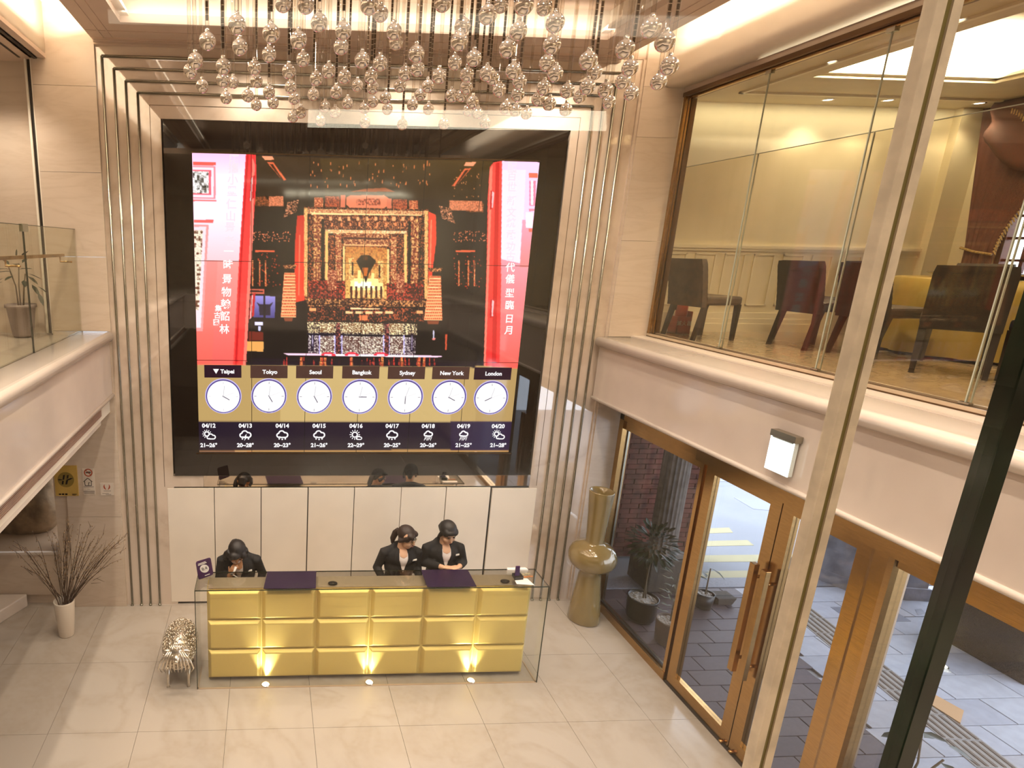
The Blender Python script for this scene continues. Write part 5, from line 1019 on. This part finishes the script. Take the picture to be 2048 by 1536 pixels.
MB().hexa([(6.05, .66, 0), (6.40, -.02, 0), (7.10, -.13, 0), (6.95, .66, 0)], [(6.05, .66, 1.5), (6.40, -.02, 1.5), (7.10, -.13, 1.5), (6.95, .66, 1.5)]).build('block', CON, cc_, bevel=.01); MB().hexa([(6.02, .68, .0), (6.39, -.05, 0), (7.12, -.16, 0), (6.97, .68, 0)], [(6.02, .68, .16), (6.39, -.05, .16), (7.12, -.16, .16), (6.97, .68, .16)]).build('plinth', CON, cc_)
# brick wall and stone columns beside the porch
bw = sgroup('wall_outside'); MB().box(3.05, 5.0, 1.03, 1.25, 0, 2.94).build('brick_backing', mat('mortar', (.20, .15, .13), .9), bw)
BR = mat('red_brick', (.17, .048, .032), .8, var=.3, scale=7); b = MB(); r = 0; z = .02
while z < 2.9:
    x = 3.06-(.12 if r % 2 else 0)
    while x < 5.0: b.box(max(x, 3.06)+.003, min(x+.238, 5.0)-.003, 1.0+rng.uniform(0, .008), 1.04, z, z+.064); x += .244
    z += .071; r += 1
b.build('brick', BR, bw)['kind'] = 'stuff'
MB().box(3.05, 4.9, .62, 1.0, 2.62, 2.94).build('porch_beam', mat('porch_beam', (.05, .04, .035), .7), bw)
MB().box(3.02, 3.12, .55, 1.0, 0, 2.94).build('door_side_pier', mat('stone_pier', (.22, .17, .16), .7, var=.1), bw)
STN = mat('grey_stone', (.20, .17, .15), .8, var=.15, scale=12); STG = mat('mossy_granite', (.065, .052, .042), .8, var=.2, scale=40)
sc_ = thing('stone_column', 'fluted grey stone column on a square mossy base beside the porch', 'column', (3.98, .33, 0))
MB().bevbox(3.72, 4.23, .115, .56, 0, .425, .015).build('base', STG, sc_); MB().bevbox(3.78, 4.17, .16, .52, .425, .49, .015).build('plinth', STN, sc_)
n = 20; vs = []; fs = []
for i, z in enumerate((.49, 2.45)):
    for k in range(n*6): a = 2*math.pi*k/(n*6); rr = .155-.016*abs(math.sin(a*n/2))**.6*1.0; vs.append((3.97+rr*math.cos(a), .335+rr*math.sin(a), z))
m = n*6
for k in range(m): fs.append((k, (k+1) % m, m+(k+1) % m, m+k))
MB().add(vs, fs, True).build('shaft', STN, sc_); MB().lathe([(.15, 2.45), (.20, 2.52), (.16, 2.56), (.22, 2.70), (.22, 2.94), (0, 2.94)], (3.97, .335, 0), 24, False).build('capital', STN, sc_)
p = at_z((1443, 1205), 0); tr_p = thing('stone_trough', 'small dark stone trough at the corner of the dark paving', 'trough', (p.x, p.y, 0)); MB().hexa([(p.x-.09, p.y-.06, 0), (p.x+.09, p.y-.06, 0), (p.x+.09, p.y+.08, 0), (p.x-.09, p.y+.08, 0)], [(p.x-.12, p.y-.08, .10), (p.x+.12, p.y-.08, .10), (p.x+.12, p.y+.10, .10), (p.x-.12, p.y+.10, .10)]).build('body', STG, tr_p, bevel=.01)
# potted plants
LEAF = mat('dark_leaf', (.020, .035, .012), .45, var=.3, scale=20); LEAF2 = mat('dull_leaf', (.09, .10, .045), .5, var=.2, scale=20); STEM = mat('plant_stem', (.13, .09, .05), .7); PEB = mat('white_pebble', (.50, .46, .42), .7, var=.15, scale=50); TER = mat('terracotta', (.34, .11, .05), .7, var=.05)
def leafm(b, p, d, ln, wd, droop=.3):
    d = Vector(d).normalized(); s = d.cross(Vector((0, 0, 1))); s = s.normalized() if s.length > .01 else Vector((1, 0, 0)); n_ = s.cross(d).normalized(); p = Vector(p)
    q = [p, p+d*ln*.35+s*wd*.5-n_*.0, p+d*ln*.35-s*wd*.5, p+d*ln*.7+s*wd*.42-Vector((0, 0, droop*ln*.3)), p+d*ln*.7-s*wd*.42-Vector((0, 0, droop*ln*.3)), p+d*ln-Vector((0, 0, droop*ln*.7)), p+d*ln*.35-n_*wd*.12, p+d*ln*.7-n_*wd*.12-Vector((0, 0, droop*ln*.3))]
    b.add(q, [(0, 1, 6), (0, 6, 2), (1, 3, 7, 6), (6, 7, 4, 2), (3, 5, 7), (7, 5, 4)], True)
def potted(name, lab, x, y, z, pot_prof, pot_m, stems, leaves, leaf_m, saucer=True, soil_m=None, soil_z=.3, soil_r=.12):
    t = thing(name, lab, 'plant', (x, y, z)); q = (x, y, z)
    if saucer: MB().lathe([(0, .002), (pot_prof[0][0]+.03, .002), (pot_prof[0][0]+.055, .03), (pot_prof[0][0]+.048, .03), (pot_prof[0][0]+.02, .012), (0, .012)], q, 28, False).build('saucer', TER, t)
    MB().lathe(pot_prof, q, 28, False).build('pot', pot_m, t)
    b = MB(); b.lathe([(0, soil_z+.01), (soil_r, soil_z)], q, 20, False)
    for k in range(60): a = rng.uniform(0, 6.28); r = soil_r*.95*math.sqrt(rng.random()); b.ball((x+r*math.cos(a), y+r*math.sin(a), z+soil_z+.006), rng.uniform(.010, .017), 6, 4, (1, 1, .6))
    b.build('pebbles', soil_m or PEB, t)['kind'] = 'stuff'
    for s in stems: MB().tube([Vector(q)+Vector(p) for p in s], [.010]+[.007]*(len(s)-1), 6).build('stem', STEM, t)
    for (p, d, ln, wd) in leaves: b = MB(); leafm(b, Vector(q)+Vector(p), d, ln, wd); b.build('leaf', leaf_m, t)
    return t
lv = []
for k in range(150):
    zz = 1-2*(k+.5)/150; a = k*2.39996; r = math.sqrt(1-zz*zz); rr = rng.uniform(.6, 1); lv.append(((.05+.22*rr*r*math.cos(a), .05+.22*rr*r*math.sin(a), .92+.20*rr*zz), (r*math.cos(a), r*math.sin(a), zz*.6+.1), rng.uniform(.09, .13), rng.uniform(.035, .05)))
potted('potted_tree', 'bushy dark green potted tree in a black pot outside the fixed pane', 3.29, -.44, 0, [(.0, .01), (.125, .012), (.15, .06), (.16, .28), (.165, .295), (.15, .295), (.14, .26), (0, .25)], M['black'], [[(0, 0, .27), (.02, .02, .5), (.05, .05, .9)], [(.03, .0, .27), (.03, .04, .5), (.02, .06, .85)]], lv, LEAF, soil_z=.27, soil_r=.145)
lv = []
for k in range(44):
    a = k*2.4; z = .36+.012*k; r = .03+.05*rng.random(); lv.append(((r*math.cos(a), r*math.sin(a), z*.95), (math.cos(a), math.sin(a), .4), rng.uniform(.08, .13), .022))
potted('potted_plant', 'thin pale potted plant in a brown pot close to the door frame', 3.33, -.87, 0, [(.0, .01), (.11, .012), (.12, .03), (.135, .27), (.138, .285), (.125, .285), (.115, .25), (0, .24)], mat('brown_pot', (.10, .065, .045), .6), [[(0, 0, .25), (.01, .01, .5), (.0, .0, .84)], [(.03, .01, .25), (.05, .02, .45), (.06, .05, .7)]], lv, LEAF2, soil_z=.26, soil_r=.12)
lv = [((.0, .0, .75), (.6, -.7, .2), .14, .07), ((.1, -.1, .72), (.8, -.5, -.2), .15, .07), ((-.08, -.03, .80), (-.8, -.4, .1), .15, .07), ((.05, .08, .85), (.3, .8, .2), .13, .06), ((.14, -.18, .55), (.7, -.7, -.1), .16, .07), ((.05, -.12, .6), (.2, -.9, .1), .15, .07), ((-.12, .02, .7), (-.9, .1, .1), .14, .065), ((.1, .05, .65), (.9, .2, .1), .14, .06)]
p = at_z((1850, 1500), .62)
potted('potted_plant', 'potted plant with broad dark leaves outside the last entrance pane', p.x-.03, p.y+.03, 0, [(.0, .01), (.11, .012), (.12, .03), (.14, .29), (.143, .30), (.13, .30), (.115, .25), (0, .24)], M['black'], [[(0, 0, .25), (.02, -.02, .5), (.0, .0, .78)], [(.02, 0, .25), (.1, -.1, .6)]], lv, LEAF, soil_z=.27, soil_r=.12)
p = at_z((1424, 1140), .5)
lv = [((.0, 0, .52), (.8, -.4, -.3), .13, .05), ((.06, -.02, .50), (.7, -.5, -.6), .12, .05), ((-.02, .0, .48), (-.7, -.3, .2), .12, .05), ((-.03, 0, .40), (.3, .8, .2), .12, .05), ((0, 0, .36), (-.5, .6, .3), .12, .05)]
potted('potted_plant', 'small potted plant on the street side with two leaves against the bright road', p.x-.02, p.y, 0, [(.0, .01), (.08, .012), (.10, .2), (.09, .2), (.08, .16), (0, .15)], M['black'], [[(0, 0, .15), (0, 0, .52)]], lv, LEAF, soil_z=.17, soil_r=.085)
# ================================================================== LEFT GALLERY
# recessed apron with air grille below the left beam
lg = sgroup('trim_4'); MB().box(-2.80, -2.66, -8.5, -.40, 2.34, 2.475).box(-2.9, -2.66, -.40, -.036, 2.34, 2.50).build('apron', M['paint'], lg); MB().box(-2.80, -2.663, -8.5, -.4, 2.30, 2.34).build('apron_bead', M['white'], lg)
vt = thing('air_grille', 'long slotted brown air grille running under the left gallery beam', 'vent', (-2.65, -4, 2.42)); GB = mat('grille_brown', (.30, .17, .125), .5); GS = mat('grille_slat', (.50, .33, .26), .4)
MB().box(-2.659, -2.655, -8.5, -.41, 2.395, 2.474).build('grille_back', GB, vt)
for k in range(6): MB().box(-2.6545, -2.646, -8.5, -.41, 2.3965+.0135*k, 2.4025+.0135*k).build('slat', GS, vt)
# wall joint beside the pillar
MB().box(-3.245, -3.205, .02, .098, 3.17, 5.74).build('dark_reveal', M['dark'], wb); MB().box(-3.265, -3.245, .0, .098, 3.17, 5.74).box(-3.205, -3.191, -.02, .098, 3.17, 5.74).build('reveal_trim', M['paint'], wb)
MB().box(-3.6, -3.05, -8.5, .1, 5.735, 5.77).build('gallery_soffit', M['ceil'], tl); MB().box(-3.16, -3.13, -8.5, -.04, 5.725, 5.735).box(-3.30, -3.28, -8.5, -.04, 5.73, 5.735).build('soffit_slot', M['dark'], tl)
bg_ = sgroup('trim_5')
GL = glass('balustrade_glass', (.90, .90, .84), .7); ys = [-.015, -1.36, -2.7, -4.05, -5.4]
for a, c2 in zip(ys, ys[1:]): MB().box(-2.906, -2.894, c2+.004, a-.004, 3.2, 4.21).build('pane', GL, bg_)
b = MB(); 
for c2 in ys: b.box(-2.907, -2.893, c2-.003, c2+.003, 3.2, 4.21)
b.box(-2.907, -2.893, -5.4, -.015, 4.209, 4.214); b.build('pane_edge', EG, bg_)
for c2 in (-1.36, -2.7): 
    for q in (4.16,): MB().box(-2.915, -2.885, c2-.035, c2+.075, q-.0, q+.06).build('patch_clip', mat('clip_metal', (.40, .38, .28), .3, .8) if 'clip_metal' not in bpy.data.materials else bpy.data.materials['clip_metal'], bg_)
hr_ = thing('handrail', 'brass handrail on brackets behind the left gallery glass', 'handrail', (-3.0, -2, 3.96)); MB().bevbox(-3.02, -2.985, -5.5, -.12, 3.945, 3.975, .006).build('rail', M['brass'], hr_)
for y in (-.22, -1.5, -2.9): MB().tube([(-3.0, y, 3.95), (-3.0, y, 3.90), (-2.91, y, 3.90)], .009, 8).lathe([(.018, 0), (.018, .012), (.008, .016)], (-2.905, y, 3.892), 10).build('bracket', M['brass'], hr_)
lv = [((.09, .03, .62), (.6, .4, -.2), .13, .055), ((-.06, -.05, .66), (-.4, -.7, .2), .13, .055), ((.05, .0, .78), (.6, -.2, .6), .12, .05), ((-.16, .02, .54), (-.9, .2, -.3), .13, .05), ((.17, .02, .50), (.9, .1, -.5), .12, .05), ((.02, 0, .66), (.7, -.2, .2), .15, .06), ((.10, -.02, .60), (.8, -.3, -.4), .13, .055), ((.14, -.04, .52), (.7, -.4, -.7), .13, .055), ((.2, -.05, .44), (.5, -.4, -.9), .12, .05), ((-.05, 0, .64), (-.8, -.2, .1), .15, .06), ((-.13, -.02, .58), (-.8, -.2, -.4), .14, .055), ((-.20, -.03, .50), (-.7, -.3, -.6), .13, .05), ((-.25, -.04, .43), (-.6, -.3, -.9), .13, .05), ((0, -.02, .70), (.2, -.8, .3), .13, .055), ((.04, .03, .72), (.2, .6, .5), .12, .05), ((-.08, .02, .70), (-.5, .3, .5), .13, .05), ((-.02, -.05, .60), (-.3, -.9, -.1), .13, .055), ((.07, -.05, .56), (.4, -.8, -.3), .12, .05), ((.0, -.0, .76), (.1, 0, 1), .12, .05)]
potted('potted_plant', 'drooping potted plant in a grey tapered pot behind the left gallery glass', -3.425, -.20, 3.16, [(.0, .01), (.095, .012), (.10, .03), (.135, .29), (.15, .295), (.15, .325), (.138, .325), (.12, .28), (0, .27)], mat('grey_pot', (.27, .21, .19), .6, var=.05), [[(0, 0, .28), (.0, 0, .5), (.02, 0, .72)], [(-.02, 0, .28), (-.03, 0, .5), (-.08, 0, .68)], [(.02, .01, .28), (.05, .0, .5), (.08, -.02, .62)]], lv, LEAF, soil_z=.29, soil_r=.125)
pf = thing('picture_frame', 'dark framed picture hanging on the far left gallery wall', 'picture', (-4.1, .09, 4.6)); MB().box(-4.35, -3.695, .07, .099, 4.62, 5.02).build('frame', M['brassd'], pf); MB().box(-4.3, -3.745, .066, .07, 4.67, 4.97).build('picture', mat('dull_picture', (.25, .18, .12), .6, var=.3, scale=5), pf)
downlight(-3.46, -.45, 5.735, 'round ceiling downlight over the left gallery', .045, 0)
light('SPOT', 'gallery_lamp', (-3.5, -.5, 5.68), 30, WARM, (0, 0, 0), spot_size=R_(120), spot_blend=.8, shadow_soft_size=.05)
light('SPOT', 'gallery_lamp', (-3.6, -2.2, 5.68), 30, WARM, (0, 0, 0), spot_size=R_(120), spot_blend=.8, shadow_soft_size=.05)
# niche at the lower left: marble counter block, boulder, step
nb_ = thing('marble_counter', 'white marble counter block in the niche left of the stone pillar', 'counter', (-4.2, .3, 0)); MB().box(-5.5, -3.335, .03, .88, .125, .64).build('block', M['wall'], nb_); MB().box(-5.5, -3.335, .015, .05, .64, .67).build('front_lip', M['white'], nb_); MB().box(-5.5, -3.335, .05, .88, .64, .67).build('top_slab', mat('shaded_slab_top', (.30, .19, .11), .5), nb_); MB().box(-5.5, -3.335, .06, .88, 0, .125).build('plinth', M['wall'], nb_)  # top slab browned: shade of the niche put into its colour
bo = thing('boulder', 'brown weathered stone boulder resting on the marble counter in the niche', 'stone', (-3.95, .62, .67)); b = MB(); vs = MB().ball((0, 0, 0), 1, 28, 18); 
import mathutils
vv2 = [Vector(p) for p in vs.v]; vv2 = [p*(1+.22*mathutils.noise.noise(p*1.7)+.07*mathutils.noise.noise(p*5)) for p in vv2]
MB().add([(-3.98+p.x*.62, .60+p.y*.20, max(.672, 1.05+p.z*.46)) for p in vv2], vs.f, True).build('rock', mat('brown_rock', (.30, .19, .10), .85, var=.3, scale=5, bump=.6, bscale=14), bo)
st = thing('marble_step', 'low white marble step at the far left of the hall floor', 'step', (-4.3, -.4, 0)); p0, p1, p2_ = at_z((52, 1190), .15), at_z((0, 1222), .15), at_z((0, 1190), .15)
e = (p1-p0); q1 = p0+e*4
MB().add([(p0.x, p0.y, 0), (q1.x, q1.y, 0), (-6, q1.y, 0), (-6, .012, 0), (p0.x, .012, 0), (p0.x, p0.y, .15), (q1.x, q1.y, .15), (-6, q1.y, .15), (-6, .012, .15), (p0.x, .012, .15)], [(4, 3, 2, 1, 0), (5, 6, 7, 8, 9), (0, 1, 6, 5), (1, 2, 7, 6), (2, 3, 8, 7), (3, 4, 9, 8), (4, 0, 5, 9)]).build('step_block', M['white'], st, bevel=.012)
# ================================================================== CHANDELIER
chd = thing('chandelier', 'large chandelier of clear rods ending in silvered glass balls', 'chandelier', (-.2, -2.8, 6.13))
MB().box(-1.9, 1.6, -4.6, -1.2, 6.105, 6.1295).build('ceiling_plate', M['mirror'], chd)
A_ = [(527,195,72),(295,325,66),(200,480,60),(160,560,55),(253,680,50),(420,525,60),(418,630,55),(497,650,45),(441,770,47),(550,370,62),(797,265,70),(780,430,57),(665,535,54),(680,638,50),(613,755,48),(680,828,42),(780,725,48),(812,810,45),(1013,315,66),(1048,468,55),(935,563,54),(950,685,48),(978,775,46),(968,922,42),(1030,885,45),(1175,180,68),(1365,245,65),(1347,370,60),(1250,560,55),(1152,620,52),(1128,745,46),(1308,725,49),(1375,605,52),(1187,950,42),(1222,840,42),(1300,885,42),(1398,812,44),(1512,475,60),(1655,500,58),(1475,675,46),(1583,605,53),(1597,690,48),(1597,800,45),(1697,770,46),(1530,850,42),(1535,965,40),(1712,860,42),(1765,250,62),(1780,335,56),(1940,425,64),(1950,545,56),(1850,580,54),(1810,675,50),(1910,825,45),(1972,745,46),(2030,680,48),(1830,980,42),(1570,40,72),(1660,110,60),(890,30,64),(2035,860,42),(1070,40,66)]
B_ = [(100,25,65),(455,115,72),(255,205,62),(230,330,68),(740,40,75),(695,245,68),(985,180,72),(610,385,66),(960,355,68),(345,460,60),(195,495,55),(920,495,60),(70,600,57),(290,590,54),(447,580,58),(495,620,50),(655,560,60),(985,580,60),(285,690,50),(545,710,52),(705,645,55),(170,755,50),(245,755,45),(335,805,48),(690,745,52),(895,690,54),(850,780,50),(300,870,42),(375,890,42),(595,850,48),(675,870,46),(760,895,44),(940,820,50),(110,975,42),(435,965,42),(1080,715,55),(1070,865,48),(1245,475,68),(1295,570,58),(1240,685,58),(1180,760,50),(1380,710,56),(1410,805,50),(1535,385,70),(1575,535,62),(1520,640,58),(1585,735,55),(1740,220,75),(1850,330,75),(1885,520,68),(1800,645,60),(900,60,60),(560,40,58)]
balls = [(340+x/3.938, y/3.938, r/3.938) for x, y, r in A_]+[(860+x/3.938, y/3.938, r/3.938) for x, y, r in B_]
BALL = mat('silvered_glass', (.86, .77, .69), .03, .78, var=.01); RODG = glass('clear_acrylic', (.93, .90, .86), 1.6, 1.45)
dm = bpy.data.materials.new('beaded_strip'); dm.use_nodes = True; N = dm.node_tree.nodes; Lk = dm.node_tree.links; bs = N['Principled BSDF']; bs.inputs['Roughness'].default_value = .3; bs.inputs['Metallic'].default_value = .6
tcn = N.new('ShaderNodeTexCoord'); sp = N.new('ShaderNodeSeparateXYZ'); Lk.new(tcn.outputs['Object'], sp.inputs[0]); mm_ = N.new('ShaderNodeMath'); mm_.operation = 'MULTIPLY'; mm_.inputs[1].default_value = 33; Lk.new(sp.outputs['Z'], mm_.inputs[0]); fr = N.new('ShaderNodeMath'); fr.operation = 'FRACT'; Lk.new(mm_.outputs[0], fr.inputs[0]); gt = N.new('ShaderNodeMath'); gt.operation = 'GREATER_THAN'; gt.inputs[1].default_value = .90; Lk.new(fr.outputs[0], gt.inputs[0])
mx = N.new('ShaderNodeMix'); mx.data_type = 'RGBA'; mx.inputs[6].default_value = (.09, .05, .025, 1); mx.inputs[7].default_value = (.75, .6, .42, 1); Lk.new(gt.outputs[0], mx.inputs[0]); Lk.new(mx.outputs[2], bs.inputs['Base Color'])
RB = .042
bme = None; tme = {}
for k, (x, y, r) in enumerate(balls):
    d = px((x, y)); dep = RB*F/r; dep = min(max(dep, 2.45), 4.75)
    P = CAM+d*dep
    if P.z > 5.9: P = CAM+d*((5.85-CAM.z)/d.z)
    L_z = 6.105-P.z-RB
    ps = bpy.data.objects.new('pendant', None); COL.objects.link(ps); ps.parent = chd; ps.location = P-Vector(chd.location)
    if bme is None:
        o = MB().ball((0, 0, 0), RB, 24, 16).lathe([(.012, RB-.004), (.012, RB+.010), (.009, RB+.016), (0, RB+.016)], (0, 0, 0), 12, False).build('glass_ball', BALL, None); bme = o.data
        o.parent = ps
    else: o = bpy.data.objects.new('glass_ball', bme); COL.objects.link(o); o.parent = ps
    zt = L_z+RB; 
    t = MB().tube([(0, 0, RB+.012), (0, 0, zt)], .0105, 8).build('clear_rod', RODG, None); t.parent = ps
    w_ = .0068
    if k % 5 < 2: MB().box(-w_, w_, -.0012, .0012, RB+.05+(.0 if k % 3 else .12), zt).build('beaded_strip', dm, None).parent = ps
# ================================================================== NEAR GLASS (the camera looks through it)
ng = sgroup('window_5'); YN = -5.9; NG = glass('near_glass', (.985, .985, .975), .5)
MB().box(-3.0, -.4395, YN-.005, YN+.005, 3.15, 5.72).build('pane', NG, ng); MB().box(-.417, -.266, YN-.005, YN+.005, 3.15, 5.72).build('pane', NG, ng); MB().box(-.248, 3.0, YN-.005, YN+.005, 3.15, 5.72).build('pane', NG, ng)
SLC = mat('clear_silicone', (.80, .68, .52), .35, var=.1, scale=40); MB().box(-.4395, -.431, YN-.006, YN+.006, 3.15, 5.72).box(-.4255, -.417, YN-.006, YN+.006, 3.15, 5.72).build('silicone_joint', SLC, ng); MB().box(-.431, -.4255, YN-.004, YN+.006, 3.15, 5.72).build('joint_core', mat('olive_core', (.20, .16, .05), .3), ng)
MB().box(-.266, -.248, YN-.006, YN+.012, 3.15, 5.72).build('glass_fin', mat('dark_green_edge', (.008, .022, .010), .12, var=.4, scale=9), ng)
# ------------------------------------------------------------------ lamps of the hall
for i, (x, y) in enumerate([(-1.1, -.34), (.35, -.34), (1.75, -.34), (-2.42, -1.7), (-2.42, -3.2), (2.2, -1.7), (2.2, -3.2), (-2.42, -4.6), (2.2, -4.6)]):
    light('SPOT', 'downlight_lamp', (x, y, 5.88), 72 if x < -2 else 42, WARM, (0, 0, 0), spot_size=R_(120), spot_blend=.8, shadow_soft_size=.05)
for x in (-1.4, 0, 1.4):
    for y in (-1.9, -3.3, -4.8):
        light('SPOT', 'tray_lamp', (x, y, 6.10), 66, WARM, (0, 0, 0), spot_size=R_(130), spot_blend=.8, shadow_soft_size=.05)

# restaurant behind the camera: lamps added to brighten the near glass joint, two lit coves
for x in (-2.2, -.5, 1.2): light('SPOT', 'joint_fill_lamp', (x, -6.35, 5.68), 34, WARM, (R_(8), 0, 0), spot_size=R_(70), spot_blend=.8, shadow_soft_size=.05)
CV = emit('cove_strip', (1, .90, .68), 15); CV2 = emit('cove_strip_soft', (1, .88, .66), 5); cvx = sgroup('ceiling_coves')
for c4, m_ in (([(-.5, -13.55), (3.05, -13.15), (3.67, -14.27), (-.44, -14.62)], CV), ([(-2.15, -10.42), (2.3, -10.1), (2.5, -10.5), (-2.2, -10.65)], CV2)):
    MB().hexa([(x, y, 5.70) for x, y in c4], [(x, y, 5.719) for x, y in c4]).build('cove_strip', m_, cvx)
